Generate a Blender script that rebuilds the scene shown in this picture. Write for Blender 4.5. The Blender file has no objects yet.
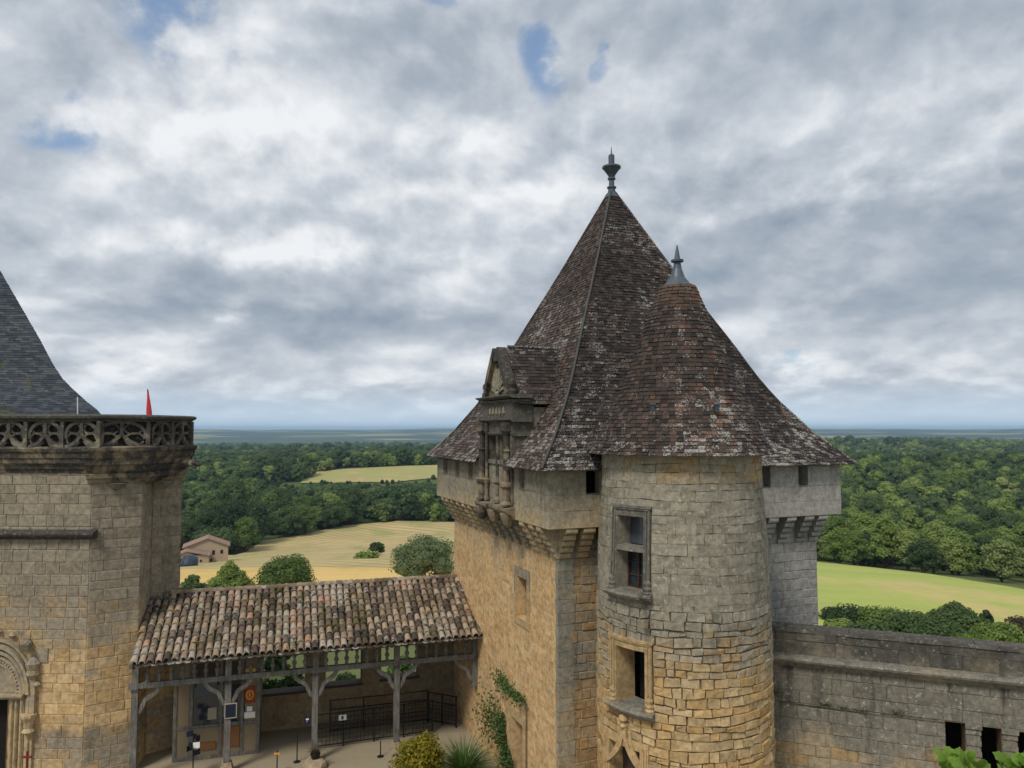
import bpy, bmesh, math, random
import numpy as np
from mathutils import Vector
from mathutils.geometry import delaunay_2d_cdt
from math import sin, cos, pi, sqrt, radians as R_

S = bpy.context.scene
C = S.collection
# ------------------------------------------------------------------ camera
FPX, PITCH, CAMZ = 740.0, R_(3.5), 10.0
cam = bpy.data.cameras.new('camera'); co = bpy.data.objects.new('camera', cam); C.objects.link(co)
cam.sensor_width = 36; cam.lens = FPX*36/1024; cam.clip_start = 0.05; cam.clip_end = 60000
co.location = (0, 0, CAMZ); co.rotation_euler = (pi/2+PITCH, 0, 0)
S.camera = co
# ------------------------------------------------------------------ view + light
S.view_settings.view_transform = 'Standard'; S.view_settings.look = 'None'
S.view_settings.gamma = 1; S.view_settings.use_curve_mapping = False
S.view_settings.exposure = 0.30
SUN_EL, SUN_AZ = R_(52), R_(211)      # azimuth clockwise from +Y: behind the camera, to the left
sl = bpy.data.lights.new('sun', 'SUN'); so = bpy.data.objects.new('sun', sl); C.objects.link(so)
sl.energy = 2.1; sl.angle = R_(14); sl.color = (1.0, 0.93, 0.82)
sdir = Vector((sin(SUN_AZ)*cos(SUN_EL), cos(SUN_AZ)*cos(SUN_EL), sin(SUN_EL)))
so.rotation_euler = sdir.to_track_quat('Z', 'Y').to_euler()
so.location = (-30, -20, 60)

# ------------------------------------------------------------------ node helper
class NT:
    def __init__(s, tree): s.t = tree; s.n = tree.nodes; s.l = tree.links
    def new(s, typ, **kw):
        n = s.n.new(typ)
        for k, v in kw.items(): setattr(n, k, v)
        return n
    def put(s, sock, v):
        if v is None: return
        if hasattr(v, 'is_output') or isinstance(v, bpy.types.NodeSocket): s.l.new(v, sock)
        else:
            try: sock.default_value = v
            except Exception: sock.default_value = (*v, 1)
    def m(s, op, a, b=None, c=None, clamp=False):
        n = s.new('ShaderNodeMath', operation=op, use_clamp=clamp)
        for i, v in enumerate((a, b, c)): s.put(n.inputs[i], v)
        return n.outputs[0]
    def vm(s, op, a, b=None):
        n = s.new('ShaderNodeVectorMath', operation=op)
        s.put(n.inputs[0], a); s.put(n.inputs[1], b); return n.outputs[0]
    def scale(s, a, v):
        return s.vm('MULTIPLY', a, v if isinstance(v, (tuple, list)) else (v, v, v))
    def noise(s, vec, scale, detail=4, rough=.55, dist=0.0, col=False, off=None):
        if off is not None: vec = s.vm('ADD', vec, off)
        n = s.new('ShaderNodeTexNoise'); s.put(n.inputs['Vector'], vec)
        n.inputs['Scale'].default_value = scale; n.inputs['Detail'].default_value = detail
        n.inputs['Roughness'].default_value = rough; n.inputs['Distortion'].default_value = dist
        return n.outputs['Color'] if col else n.outputs['Fac']
    def mix(s, f, a, b, blend='MIX'):
        n = s.new('ShaderNodeMix', data_type='RGBA', blend_type=blend)
        s.put(n.inputs[0], f)
        for i, v in ((6, a), (7, b)):
            if isinstance(v, (tuple, list)): v = (*v[:3], 1)
            s.put(n.inputs[i], v)
        return n.outputs[2]
    def step(s, v, a, b, lo=0., hi=1.):
        n = s.new('ShaderNodeMapRange', interpolation_type='SMOOTHSTEP')
        s.put(n.inputs[0], v)
        for i, x in enumerate((a, b, lo, hi)): s.put(n.inputs[i+1], x)
        return n.outputs[0]
    def ramp(s, v, stops):
        n = s.new('ShaderNodeValToRGB'); s.put(n.inputs[0], v); e = n.color_ramp.elements
        while len(e) < len(stops): e.new(.5)
        for x, (p, c) in zip(e, stops): x.position = p; x.color = (*c, 1)
        return n.outputs[0]
    def attr(s, name):
        n = s.new('ShaderNodeAttribute', attribute_name=name); return n.outputs['Fac']

def sph(px, py):   # az, el of a pixel direction
    x = (px-512)/FPX; v = (384-py)/FPX
    dy = cos(PITCH)-v*sin(PITCH); dz = sin(PITCH)+v*cos(PITCH)
    return math.atan2(x, dy), math.atan2(dz, math.hypot(x, dy))
# ------------------------------------------------------------------ sky
W = bpy.data.worlds.new('World'); S.world = W; W.use_nodes = True
g = NT(W.node_tree); bg = g.n['Background']; bg.inputs[1].default_value = 0.1
sky = g.new('ShaderNodeTexSky', sky_type='NISHITA', sun_disc=False)
sky.sun_elevation = SUN_EL; sky.sun_rotation = SUN_AZ; sky.altitude = 200; sky.dust_density = 1.5; sky.ozone_density = 1.5
tc = g.new('ShaderNodeTexCoord').outputs['Generated']
sx = g.new('ShaderNodeSeparateXYZ'); g.put(sx.inputs[0], tc)
X, Y, Z = sx.outputs
zl = g.m('LOGARITHM', g.m('ADD', g.m('MAXIMUM', Z, 0.0), 0.055), math.e)
cb = g.new('ShaderNodeCombineXYZ'); g.put(cb.inputs[0], g.m('MULTIPLY', X, 2.6)); g.put(cb.inputs[1], g.m('MULTIPLY', Y, 2.6)); g.put(cb.inputs[2], g.m('ADD', g.m('MULTIPLY', zl, .55), g.m('MULTIPLY', Z, 2.2)))
P = cb.outputs[0]
w1 = g.noise(P, 1.1, 3, .5, col=True, off=(7, 3, 1))
Pw = g.vm('ADD', P, g.scale(g.vm('SUBTRACT', w1, (.5, .5, .5)), .22))
n_big = g.noise(Pw, .75, 5, .55, off=(2.3, 9.1, 0))
n_med = g.noise(Pw, 1.25, 10, .55, off=(5.3, 1.1, 4))
n_lit = g.noise(g.vm('ADD', Pw, (-.04, -.03, .15)), 1.25, 10, .55, off=(5.3, 1.1, 4))
n_fin = g.noise(Pw, 4.6, 8, .52, off=(1.3, 4.1, 8))
n_fil = g.noise(g.vm('ADD', Pw, (-.02, -.01, .08)), 4.6, 8, .52, off=(1.3, 4.1, 8))
relief = g.m('ADD', g.m('MULTIPLY', g.m('SUBTRACT', n_med, n_lit), 1.25), g.m('MULTIPLY', g.m('SUBTRACT', n_fin, n_fil), .6))
az = g.m('ARCTAN2', X, Y); el = g.m('ARCSINE', Z)
azw = g.m('ADD', az, g.m('MULTIPLY', g.m('SUBTRACT', n_med, .5), .22))
elw = g.m('ADD', el, g.m('MULTIPLY', g.m('SUBTRACT', n_fin, .5), .12))
def blob(px, py, rx, ry, warp=True):
    a, e = sph(px, py)
    dx = g.m('DIVIDE', g.m('SUBTRACT', azw, a), rx/FPX); dy = g.m('DIVIDE', g.m('SUBTRACT', elw, e), ry/FPX)
    d = g.m('ADD', g.m('MULTIPLY', dx, dx), g.m('MULTIPLY', dy, dy))
    return g.step(d, 0.0, 1.0, 1.0, 0.0)
lum = g.m('ADD', g.m('MULTIPLY', g.m('SUBTRACT', n_big, .5), .6), g.m('MULTIPLY', g.m('SUBTRACT', n_med, .5), .6))
lum = g.m('ADD', lum, g.m('MULTIPLY', g.m('SUBTRACT', n_fin, .5), .2))
lum = g.m('ADD', lum, relief); lum = g.m('ADD', lum, .57)
for (px, py, rx, ry, k) in [(250, 165, 200, 100, .15), (380, 50, 120, 60, -.12), (80, 80, 150, 80, -.10), (350, 120, 140, 60, .08),
                            (930, 250, 330, 80, -.36), (640, 230, 200, 120, -.06), (560, 120, 130, 120, .14), (880, 345, 260, 42, .26),
                            (760, 60, 180, 60, -.10), (900, 120, 160, 90, .10), (110, 250, 200, 60, .05), (480, 290, 130, 50, .12), (700, 130, 140, 60, .06), (230, 20, 120, 30, .1), (300, 300, 420, 60, -.16), (110, 350, 160, 22, .16), (260, 330, 220, 26, -.14),
                            (350, 380, 300, 22, .12), (60, 250, 160, 60, .04)]:
    lum = g.m('ADD', lum, g.m('MULTIPLY', blob(px, py, rx, ry), k*.8))
K = 10.0
cloud = g.ramp(lum, [(0.06, (.27, .325, .395)), (0.40, (.42, .465, .52)), (.62, (.58, .61, .65)), (.90, (.90, .90, .90))])
cloud = g.scale(cloud, (K*.79, K*.81, K*.835))
gap = blob(205, 62, 70, 34)
for a in [(68, 145, 60, 32), (533, 68, 30, 45), (590, 72, 18, 22), (160, 25, 55, 50), (440, 2, 35, 16), (800, 365, 40, 12)]: gap = g.m('MAXIMUM', gap, blob(*a))
gap = g.m('MULTIPLY', gap, g.step(g.m('ADD', n_fin, g.m('MULTIPLY', n_med, .8)), 1.0, .72)); gap = g.step(gap, .0, 1.1, 0, .95)
nat = g.step(g.m('ADD', n_big, g.m('MULTIPLY', g.m('SUBTRACT', n_fin, .5), .5)), .32, .24)
behind = g.step(Y, .2, -.2)
gap = g.m('MAXIMUM', gap, g.m('MULTIPLY', nat, behind))
skyc = g.mix(gap, cloud, g.mix(.35, sky.outputs[0], (.24*K, .38*K, .60*K)))
hor = g.step(Z, .07, .0, 0, .85)
skyc = g.mix(hor, skyc, (.47*K, .585*K, .70*K))
g.put(bg.inputs[0], skyc)

# ------------------------------------------------------------------ geometry helpers
def raydir(px, py):
    x = (px-512)/FPX; v = (384-py)/FPX
    return Vector((x, cos(PITCH)-v*sin(PITCH), sin(PITCH)+v*cos(PITCH)))
def at(px, py, Yd):
    d = raydir(px, py); return Vector((d.x/d.y*Yd, Yd, CAMZ+d.z/d.y*Yd))

class MB:
    def __init__(s): s.v = []; s.f = []; s.r = []; s.cur = 0.5; s.mi = []; s.mat = 0
    def quad(s, a, b, c, d):
        i = len(s.v); s.v += [a, b, c, d]; s.f.append((i, i+1, i+2, i+3)); s.r.append(s.cur); s.mi.append(s.mat)
    def tri(s, a, b, c):
        i = len(s.v); s.v += [a, b, c]; s.f.append((i, i+1, i+2)); s.r.append(s.cur); s.mi.append(s.mat)
    def hexa(s, p):       # p: 8 pts bottom 0-3, top 4-7
        i = len(s.v); s.v += list(p)
        for f in ((0, 3, 2, 1), (4, 5, 6, 7), (0, 1, 5, 4), (1, 2, 6, 5), (2, 3, 7, 6), (3, 0, 4, 7)):
            s.f.append(tuple(i+k for k in f)); s.r.append(s.cur); s.mi.append(s.mat)
    def box(s, M, u0, u1, v0, v1, w0, w1):
        s.hexa([M(u0, v0, w0), M(u1, v0, w0), M(u1, v0, w1), M(u0, v0, w1), M(u0, v1, w0), M(u1, v1, w0), M(u1, v1, w1), M(u0, v1, w1)])
    def cbox(s, M, u0, u1, v0, v1, w0, w1, n=4):     # box along a curved mapping
        for i in range(n): s.box(M, u0+(u1-u0)*i/n, u0+(u1-u0)*(i+1)/n, v0, v1, w0, w1)
    def grid(s, rows, closed=False):
        i = len(s.v); n = len(rows[0])
        for r in rows: s.v += list(r)
        for a in range(len(rows)-1):
            for b in range(n if closed else n-1):
                b2 = (b+1) % n
                s.f.append((i+a*n+b, i+a*n+b2, i+(a+1)*n+b2, i+(a+1)*n+b)); s.r.append(s.cur); s.mi.append(s.mat)
    def ngon(s, pts):
        i = len(s.v); s.v += list(pts); s.f.append(tuple(range(i, i+len(pts)))); s.r.append(s.cur); s.mi.append(s.mat)
    def tube(s, pts, rad, n=6):
        rows = []
        for k, p in enumerate(pts):
            p = Vector(p); a = Vector(pts[max(0, k-1)]); b = Vector(pts[min(len(pts)-1, k+1)])
            t = (b-a).normalized(); q = t.orthogonal().normalized() if abs(t.z) > .9 else t.cross(Vector((0, 0, 1))).normalized()
            w = t.cross(q); r = rad[k] if isinstance(rad, (list, tuple)) else rad
            rows.append([p+q*cos(2*pi*j/n)*r+w*sin(2*pi*j/n)*r for j in range(n)])
        s.grid(rows, True); s.ngon(rows[0]); s.ngon(rows[-1][::-1])
    def bar(s, a, b, w, h=None, up=(0, 0, 1)):
        a = Vector(a); b = Vector(b); h = h or w; t = (b-a).normalized(); u = Vector(up)
        if abs(t.dot(u)) > .95: u = Vector((0, 1, 0))
        q = t.cross(u).normalized()*w/2; r = q.cross(t).normalized()*h/2
        s.hexa([a-q-r, a+q-r, b+q-r, b-q-r, a-q+r, a+q+r, b+q+r, b-q+r])
    def lathe(s, c, prof, n=16, a0=0., a1=2*pi):
        rows = [[Vector((c[0]+r*cos(a0+(a1-a0)*j/n), c[1]+r*sin(a0+(a1-a0)*j/n), c[2]+z)) for j in range(n)] for r, z in prof]
        s.grid(rows, True)
        s.ngon(rows[0]); s.ngon(rows[-1])
    def ribbon(s, M, pts, hw, w0, w1):    # 2-D curve (u,v) extruded between w0 and w1
        L = []; Rr = []
        for k, p in enumerate(pts):
            a = pts[max(0, k-1)]; b = pts[min(len(pts)-1, k+1)]
            dx, dy = b[0]-a[0], b[1]-a[1]; l = math.hypot(dx, dy) or 1; nx, ny = -dy/l*hw, dx/l*hw
            L.append((p[0]+nx, p[1]+ny)); Rr.append((p[0]-nx, p[1]-ny))
        rows = [[M(*L[k], w0), M(*L[k], w1), M(*Rr[k], w1), M(*Rr[k], w0)] for k in range(len(pts))]
        s.grid(rows, True); s.ngon(rows[0]); s.ngon(rows[-1])
    def poly(s, M, pts, w0, w1):           # polygon (u,v) extruded
        s.ngon([M(u, v, w1) for u, v in pts]); s.ngon([M(u, v, w0) for u, v in pts][::-1])
        n = len(pts)
        for k in range(n):
            a, b = pts[k], pts[(k+1) % n]
            s.quad(M(*a, w0), M(*b, w0), M(*b, w1), M(*a, w1))
    def prof(s, M, pts, u0, u1):            # profile (w,v) extruded along u
        a = [M(u0, v, w) for w, v in pts]; b = [M(u1, v, w) for w, v in pts]
        s.ngon(a); s.ngon(b[::-1]); s.grid([a, b], True)
    def build(s, name, mat, parent=None, smooth=False):
        off = Vector((0, 0, 0)); p = parent
        while p is not None: off += p.location; p = p.parent
        me = bpy.data.meshes.new(name)
        me.from_pydata([tuple(Vector(v)-off) for v in s.v], [], s.f)
        a = me.attributes.new('rnd', 'FLOAT', 'FACE'); a.data.foreach_set('value', s.r)
        for m_ in (mat if isinstance(mat, (list, tuple)) else [mat]): me.materials.append(m_)
        if any(s.mi): me.polygons.foreach_set('material_index', s.mi)
        bm = bmesh.new(); bm.from_mesh(me); bmesh.ops.recalc_face_normals(bm, faces=bm.faces); bm.to_mesh(me); bm.free()
        if smooth: me.shade_smooth()
        me.update()
        o = bpy.data.objects.new(name, me); C.objects.link(o)
        if parent is not None: o.parent = parent
        return o

def tag(o, label=None, cat=None, group=None, kind=None):
    if label: o['label'] = label
    if cat: o['category'] = cat
    if group: o['group'] = group
    if kind: o['kind'] = kind
    return o
def thing(name, label, cat, loc=(0, 0, 0), group=None):
    o = bpy.data.objects.new(name, None); C.objects.link(o); o.location = loc; o.empty_display_size = .3
    bpy.context.view_layer.update
    return tag(o, label, cat, group)
def dup(root, loc, rotz=0., scale=1., label=None, group=None):
    r = root.copy(); C.objects.link(r); r.location = loc; r.rotation_euler = (0, 0, rotz)
    r.scale = scale if isinstance(scale, tuple) else (scale,)*3
    if label: r['label'] = label
    if group: r['group'] = group
    for ch in list(root.children):
        c = ch.copy(); C.objects.link(c); c.parent = r
        for k in list(ch.children):
            d = k.copy(); C.objects.link(d); d.parent = c
    return r

GZ = -.9        # level of the courtyard
class Plane:
    def __init__(s, o, e, out, k=1., z0=0.):
        s.k = k; s.z0 = z0
        s.o = Vector((o[0], o[1], 0)); s.e = Vector((e[0], e[1], 0)).normalized(); s.n = Vector((out[0], out[1], 0)).normalized()
    def __call__(s, u, v, w=0.): return s.o+(s.e*u+s.n*w)*s.k+Vector((0, 0, s.z0+v*s.k))
    def hit(s, px, py, w=0.):
        d = raydir(px, py); c = Vector((0, 0, CAMZ)); o = s.o+s.n*w*s.k
        t = (o-c).dot(s.n)/d.dot(s.n); p = c+d*t
        return (p-o).dot(s.e)/s.k, (p.z-s.z0)/s.k
    def rect(s, x0, y0, x1, y1, w=0.):
        a = s.hit(x0, y0, w); b = s.hit(x1, y1, w)
        return min(a[0], b[0]), max(a[0], b[0]), min(a[1], b[1]), max(a[1], b[1])

rng = random.Random(11)
def wave(u, k, ph): return sin(u*2.3+ph*7.1+k)*.5+sin(u*5.1+ph*3.3+k*2.1)*.3+sin(u*9.7+ph+k*.7)*.2
def stones(mb, M, u0, u1, v0, v1, holes=(), ch=(.25, .38), bw=(.3, .7), out=.03, gap=.012, wav=.0, jit=.004, seed=1, bot=0.):
    r = random.Random(seed)
    brk = sorted(set([v0, v1]+[h[2] for h in holes if v0 < h[2] < v1]+[h[3] for h in holes if v0 < h[3] < v1]))
    fixed = set(round(b, 4) for b in brk); vs = [v0]
    for a, b in zip(brk, brk[1:]):
        n = max(1, round((b-a)/((ch[0]+ch[1])/2))); ws = [r.uniform(*ch) for _ in range(n)]; t = sum(ws); x = a
        for w in ws: x += w*(b-a)/t; vs.append(x)
    for k in range(len(vs)-1):
        a, b = vs[k], vs[k+1]; mid = (a+b)/2
        ints = [(u0, u1)]
        for h in holes:
            if h[2] < mid < h[3]:
                nx = []
                for p, q in ints:
                    if h[1] <= p or h[0] >= q: nx.append((p, q)); continue
                    if h[0] > p: nx.append((p, h[0]))
                    if h[1] < q: nx.append((h[1], q))
                ints = nx
        wa = 0 if k == 0 else wav; wb = 0 if k == len(vs)-2 else wav
        for p, q in ints:
            x = p; first = True
            while x < q-1e-4:
                w = r.uniform(*bw)
                if first and p == u0: w *= r.uniform(.5, 1)
                first = False
                if x+w > q-bw[0]*.5: w = q-x
                y = x+w
                mb.cur = r.random(); o = out*r.uniform(.35, 1.3)
                g_ = gap; j = lambda: r.uniform(-jit, jit)
                A = [(x+g_*.3, a+wave(x, k, seed)*wa+g_*.3), (y-g_*.3, a+wave(y, k, seed)*wa+g_*.3), (y-g_*.3, b+wave(y, k+1, seed)*wb-g_*.3), (x+g_*.3, b+wave(x, k+1, seed)*wb-g_*.3)]
                cx = (x+y)/2; cy = (a+b)/2; B = []
                for (uu, vv) in A:
                    B.append((uu+(g_ if uu < cx else -g_)+j(), vv+(g_ if vv < cy else -g_)+j()))
                i = len(mb.v); mb.v += [M(*q_, bot) for q_ in A]+[M(*q_, o+j()) for q_ in B]
                for f in ((4, 5, 6, 7), (0, 1, 5, 4), (1, 2, 6, 5), (2, 3, 7, 6), (3, 0, 4, 7)):
                    mb.f.append(tuple(i+t_ for t_ in f)); mb.r.append(mb.cur); mb.mi.append(mb.mat)
                x = y
def panel(mb, M, u0, u1, v0, v1, holes=(), depth=.4, du=.6, dv=3., w=0., rv=None):
    us = set([u0, u1]); vs = set([v0, v1])
    for h in holes: us.update(x for x in h[:2] if u0 < x < u1); vs.update(x for x in h[2:4] if v0 < x < v1)
    def dens(L, d):
        L = sorted(L); o = []
        for a, b in zip(L, L[1:]):
            n = max(1, math.ceil((b-a)/d)); o += [a+(b-a)*i/n for i in range(n)]
        return o+[L[-1]]
    us = dens(us, du); vs = dens(vs, dv); mb.cur = .5
    for a, b in zip(us, us[1:]):
        for c, d in zip(vs, vs[1:]):
            if any(h[0]-1e-6 < (a+b)/2 < h[1]+1e-6 and h[2]-1e-6 < (c+d)/2 < h[3]+1e-6 for h in holes): continue
            mb.quad(M(a, c, w), M(b, c, w), M(b, d, w), M(a, d, w))
    mb = rv or mb
    for h in holes:
        a, b, c, d = max(h[0], u0), min(h[1], u1), max(h[2], v0), min(h[3], v1); D = -(h[4] if len(h) > 4 else depth)
        n = max(1, math.ceil((b-a)/du)); f = .03
        mb.quad(M(a, c, f), M(a, d, f), M(a, d, D), M(a, c, D)); mb.quad(M(b, c, f), M(b, d, f), M(b, d, D), M(b, c, D))
        for i in range(n):
            p, q = a+(b-a)*i/n, a+(b-a)*(i+1)/n
            mb.quad(M(p, c, f), M(q, c, f), M(q, c, D), M(p, c, D)); mb.quad(M(p, d, f), M(q, d, f), M(q, d, D), M(p, d, D))

def sweep(mb, path, prof, closed=False):      # prof (w outward, z) along XY polyline; outward = right of direction
    n = len(path); rows = []
    for i, p in enumerate(path):
        p = Vector((p[0], p[1])); a = Vector(path[i-1][:2]) if (i or closed) else None; b = Vector(path[(i+1) % n][:2]) if (i < n-1 or closed) else None
        d1 = (p-a).normalized() if a is not None else (b-p).normalized(); d2 = (b-p).normalized() if b is not None else d1
        n1 = Vector((d1.y, -d1.x)); n2 = Vector((d2.y, -d2.x)); m = (n1+n2).normalized(); k = 1/max(.35, m.dot(n1))
        rows.append([Vector((p.x+m.x*w*k, p.y+m.y*w*k, z)) for w, z in prof])
    for a, b in zip(rows, rows[1:]+([rows[0]] if closed else [])): mb.grid([a, b], True)
    if not closed: mb.ngon(rows[0]); mb.ngon(rows[-1])

# ------------------------------------------------------------------ materials
def mat(name):
    m = bpy.data.materials.new(name); m.use_nodes = True; g = NT(m.node_tree); b = g.n['Principled BSDF']
    b.inputs['Specular IOR Level'].default_value = .25
    return m, g, b
def bump(g, b, h, strength, dist=.02):
    n = g.new('ShaderNodeBump'); n.inputs['Strength'].default_value = strength; n.inputs['Distance'].default_value = dist
    g.put(n.inputs['Height'], h); g.put(b.inputs['Normal'], n.outputs[0])
def plain(name, col, rough=.8, var=.25, sc=6., metal=0., bmp=.2, world=False):
    m, g, b = mat(name)
    p = g.new('ShaderNodeNewGeometry').outputs['Position'] if world else g.new('ShaderNodeTexCoord').outputs['Object']
    n = g.noise(p, sc, 6, .6); n2 = g.noise(p, sc*7, 3, .6)
    k = g.m('ADD', 1-var, g.m('MULTIPLY', g.m('ADD', n, n2), var))
    cc = g.new('ShaderNodeCombineXYZ')
    for i in range(3): g.put(cc.inputs[i], k)
    g.put(b.inputs['Base Color'], g.mix(1.0, col, cc.outputs[0], 'MULTIPLY'))
    b.inputs['Roughness'].default_value = rough; b.inputs['Metallic'].default_value = metal
    if bmp: bump(g, b, n2, bmp)
    return m
def masonry(name, warm, pale, grey, zlo, zhi, k=1.5, bias=0., speck=.5, dark=.5, nsc=.45, streak=True, bstr=.6, lichen=(.46, .45, .40), extra=None, contrast=.45):
    m, g, b = mat(name)
    p = g.new('ShaderNodeNewGeometry').outputs['Position']
    s_ = g.new('ShaderNodeSeparateXYZ'); g.put(s_.inputs[0], p)
    r = g.attr('rnd')
    r2 = g.m('FRACT', g.m('MULTIPLY', r, 7.31))
    n1 = g.noise(p, nsc, 7, .62, .4); n2 = g.noise(p, 3.2, 6, .6, off=(3, 1, 7)); n3 = g.noise(p, 14, 5, .65); n4 = g.noise(p, 48, 3, .6)
    n5 = g.noise(p, 7, 6, .7, off=(6, 6, 1))
    base = g.mix(g.step(g.m('ADD', g.m('MULTIPLY', r, .6), g.m('MULTIPLY', n2, .55)), .3, .8), warm, pale)
    hz = g.m('MINIMUM', g.m('DIVIDE', g.m('SUBTRACT', s_.outputs[2], zlo), zhi-zlo), 1.15)
    mk = g.m('ADD', g.m('ADD', hz, bias), g.m('ADD', g.m('MULTIPLY', g.m('SUBTRACT', n1, .5), k*2.4), g.m('MULTIPLY', g.m('SUBTRACT', n2, .5), .5)))
    mk = g.m('ADD', mk, g.m('MULTIPLY', g.m('SUBTRACT', r2, .5), .35))
    if extra: mk = extra(g, p, s_, mk)
    mk = g.step(mk, .2, .8)
    col = g.mix(mk, base, grey)
    bri = g.m('ADD', 1-contrast-.45, g.m('MULTIPLY', g.m('ADD', g.m('MULTIPLY', r2, .5), g.m('ADD', g.m('MULTIPLY', n3, .8), g.m('MULTIPLY', n2, .6))), contrast)); bri = g.m('ADD', bri, g.m('ADD', g.m('MULTIPLY', n5, .55), g.m('MULTIPLY', g.step(n5, .4, .6), .22)))
    cc = g.new('ShaderNodeCombineXYZ')
    for i in range(3): g.put(cc.inputs[i], bri)
    col = g.mix(1., col, cc.outputs[0], 'MULTIPLY')
    if streak:
        ps = g.scale(p, (1.6, 1.6, .22)); st = g.step(g.noise(ps, 1.2, 6, .65, off=(9, 2, 5)), .52, .72, 0, dark)
        col = g.mix(g.m('MULTIPLY', st, g.m('ADD', .25, mk)), col, (.045, .04, .036))
    dk = g.step(n3, .56, .72, 0, .5*dark)
    col = g.mix(dk, col, (.06, .055, .045))
    li = g.m('MULTIPLY', g.step(g.noise(p, 9, 7, .75, off=(4, 4, 4)), .56, .66, 0, speck), g.m('ADD', g.m('MULTIPLY', mk, .85), .1))
    col = g.mix(li, col, lichen)
    g.put(b.inputs['Base Color'], col); b.inputs['Roughness'].default_value = .93
    bump(g, b, g.m('ADD', g.m('MULTIPLY', n3, .8), g.m('MULTIPLY', n4, .35)), bstr, .03)
    return m
def tiles_mat(name, ramp, white, wlow=None, moss=0., bstr=.5, wcol=(.36, .345, .32), sc=24):
    m, g, b = mat(name)
    p = g.new('ShaderNodeNewGeometry').outputs['Position']; s_ = g.new('ShaderNodeSeparateXYZ'); g.put(s_.inputs[0], p)
    r = g.attr('rnd'); r2 = g.m('FRACT', g.m('MULTIPLY', r, 9.7))
    n1 = g.noise(p, .5, 5, .6); n3 = g.noise(p, 5, 5, .6)
    x = g.m('ADD', g.m('MULTIPLY', r, .62), g.m('ADD', g.m('MULTIPLY', n1, .38), g.m('MULTIPLY', g.m('SUBTRACT', n3, .5), .3)))
    col = g.ramp(x, ramp)
    lm = g.noise(p, sc, 5, .7, off=(3, 3, 3))
    thr = g.m('ADD', g.m('MULTIPLY', g.m('SUBTRACT', n1, .5), .45), g.m('MULTIPLY', g.m('SUBTRACT', r2, .5), .22))
    v = g.m('ADD', lm, thr)
    if wlow:
        v = g.m('ADD', v, g.step(s_.outputs[2], wlow[0], wlow[1], wlow[2], 0))
    col = g.mix(g.step(v, .58-white, .72-white, 0, .9), col, wcol)
    if moss:
        mm = g.step(g.noise(p, 1.3, 4, .65, off=(8, 1, 2)), .56-.06*moss, .66, 0, 1)
        mm = g.m('MULTIPLY', mm, g.step(g.noise(p, 9, 4, .6, off=(2, 8, 1)), .42, .58))
        col = g.mix(g.m('MULTIPLY', mm, .85), col, (.10, .088, .016))
    g.put(b.inputs['Base Color'], col); b.inputs['Roughness'].default_value = .85
    bump(g, b, lm, bstr, .02)
    return m
WARM = (.46, .30, .145); PALE = (.46, .36, .225); GREY = (.235, .215, .175)
M_gateL = masonry('ochre_rubble', (.53, .345, .165), (.56, .395, .21), (.40, .32, .21), 4, 8, k=.6, bias=-.15, speck=.1, dark=.3, contrast=.5)
M_gateF = masonry('weathered_front', (.36, .225, .10), (.36, .27, .15), (.22, .205, .165), 0, 9, k=.8, bias=.05, speck=.35, dark=.5)
M_par = masonry('parapet_ashlar', (.37, .285, .165), (.41, .335, .215), (.26, .235, .18), 7.3, 8.9, k=1.1, bias=.3, speck=.35, dark=.35)
M_gateR = masonry('pale_grey_ashlar', (.42, .39, .335), (.45, .425, .38), (.33, .32, .295), 0, 9, k=.6, bias=.2, speck=.25, dark=.3)
M_tow = masonry('stair_tower_stone', (.47, .305, .13), (.50, .37, .20), (.275, .25, .195), 3.6, 6.6, k=.6, bias=.12, speck=.95, dark=.55,
                extra=lambda g, p, s_, mk: g.m('SUBTRACT', mk, g.step(s_.outputs[2], 8.1, 8.9, 0, .62)), contrast=.6)
M_mort = masonry('mortar', (.17, .115, .06), (.20, .14, .085), (.16, .145, .115), 3, 6.5, k=.5, speck=.3, dark=.5, bstr=.3)
M_mortP = masonry('pale_mortar', (.50, .35, .18), (.52, .38, .22), (.33, .295, .23), 3, 6, k=.6, speck=.2, dark=.3, bstr=.3)
M_chap = masonry('chapel_ashlar', (.54, .365, .175), (.57, .41, .22), (.275, .238, .18), 1.6, 5.0, k=.9, contrast=.6, bias=.0, speck=.22, dark=.4,
                 extra=lambda g, p, s_, mk: g.m('ADD', mk, g.step(s_.outputs[2], 1.1, .5, 0, 1.0)))
M_wallR = masonry('curtain_stone', (.40, .28, .145), (.36, .30, .2), (.19, .178, .145), 1.0, 3.0, k=1.1, bias=.3, speck=.8, dark=.75)
M_trim = masonry('carved_stone', (.33, .26, .16), (.36, .30, .2), (.10, .092, .078), 6.6, 9.2, k=1.0, bias=.15, speck=.4, dark=.8, nsc=1.2)
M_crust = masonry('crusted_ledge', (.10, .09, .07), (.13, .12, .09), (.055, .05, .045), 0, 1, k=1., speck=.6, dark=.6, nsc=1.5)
M_trimB = masonry('tracery_stone', (.21, .18, .135), (.25, .22, .17), (.075, .07, .06), 8.8, 10.5, k=1.6, bias=.1, speck=.4, dark=.6, nsc=1.3)
M_trimD = masonry('black_crusted_stone', (.20, .165, .11), (.25, .2, .14), (.055, .05, .045), 6.4, 9.2, k=2.0, bias=-.32, speck=.35, dark=.9, nsc=1.1)
M_trimG = masonry('grey_moulded_stone', (.32, .25, .15), (.33, .28, .2), (.17, .16, .135), 2, 6, k=.8, bias=.2, speck=.6, dark=.6, nsc=1.0)
M_port = masonry('portal_stone', (.44, .33, .185), (.46, .36, .22), (.27, .24, .19), -2, 1.2, k=.5, bias=-.7, speck=.05, dark=.4, nsc=1.2)
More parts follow.
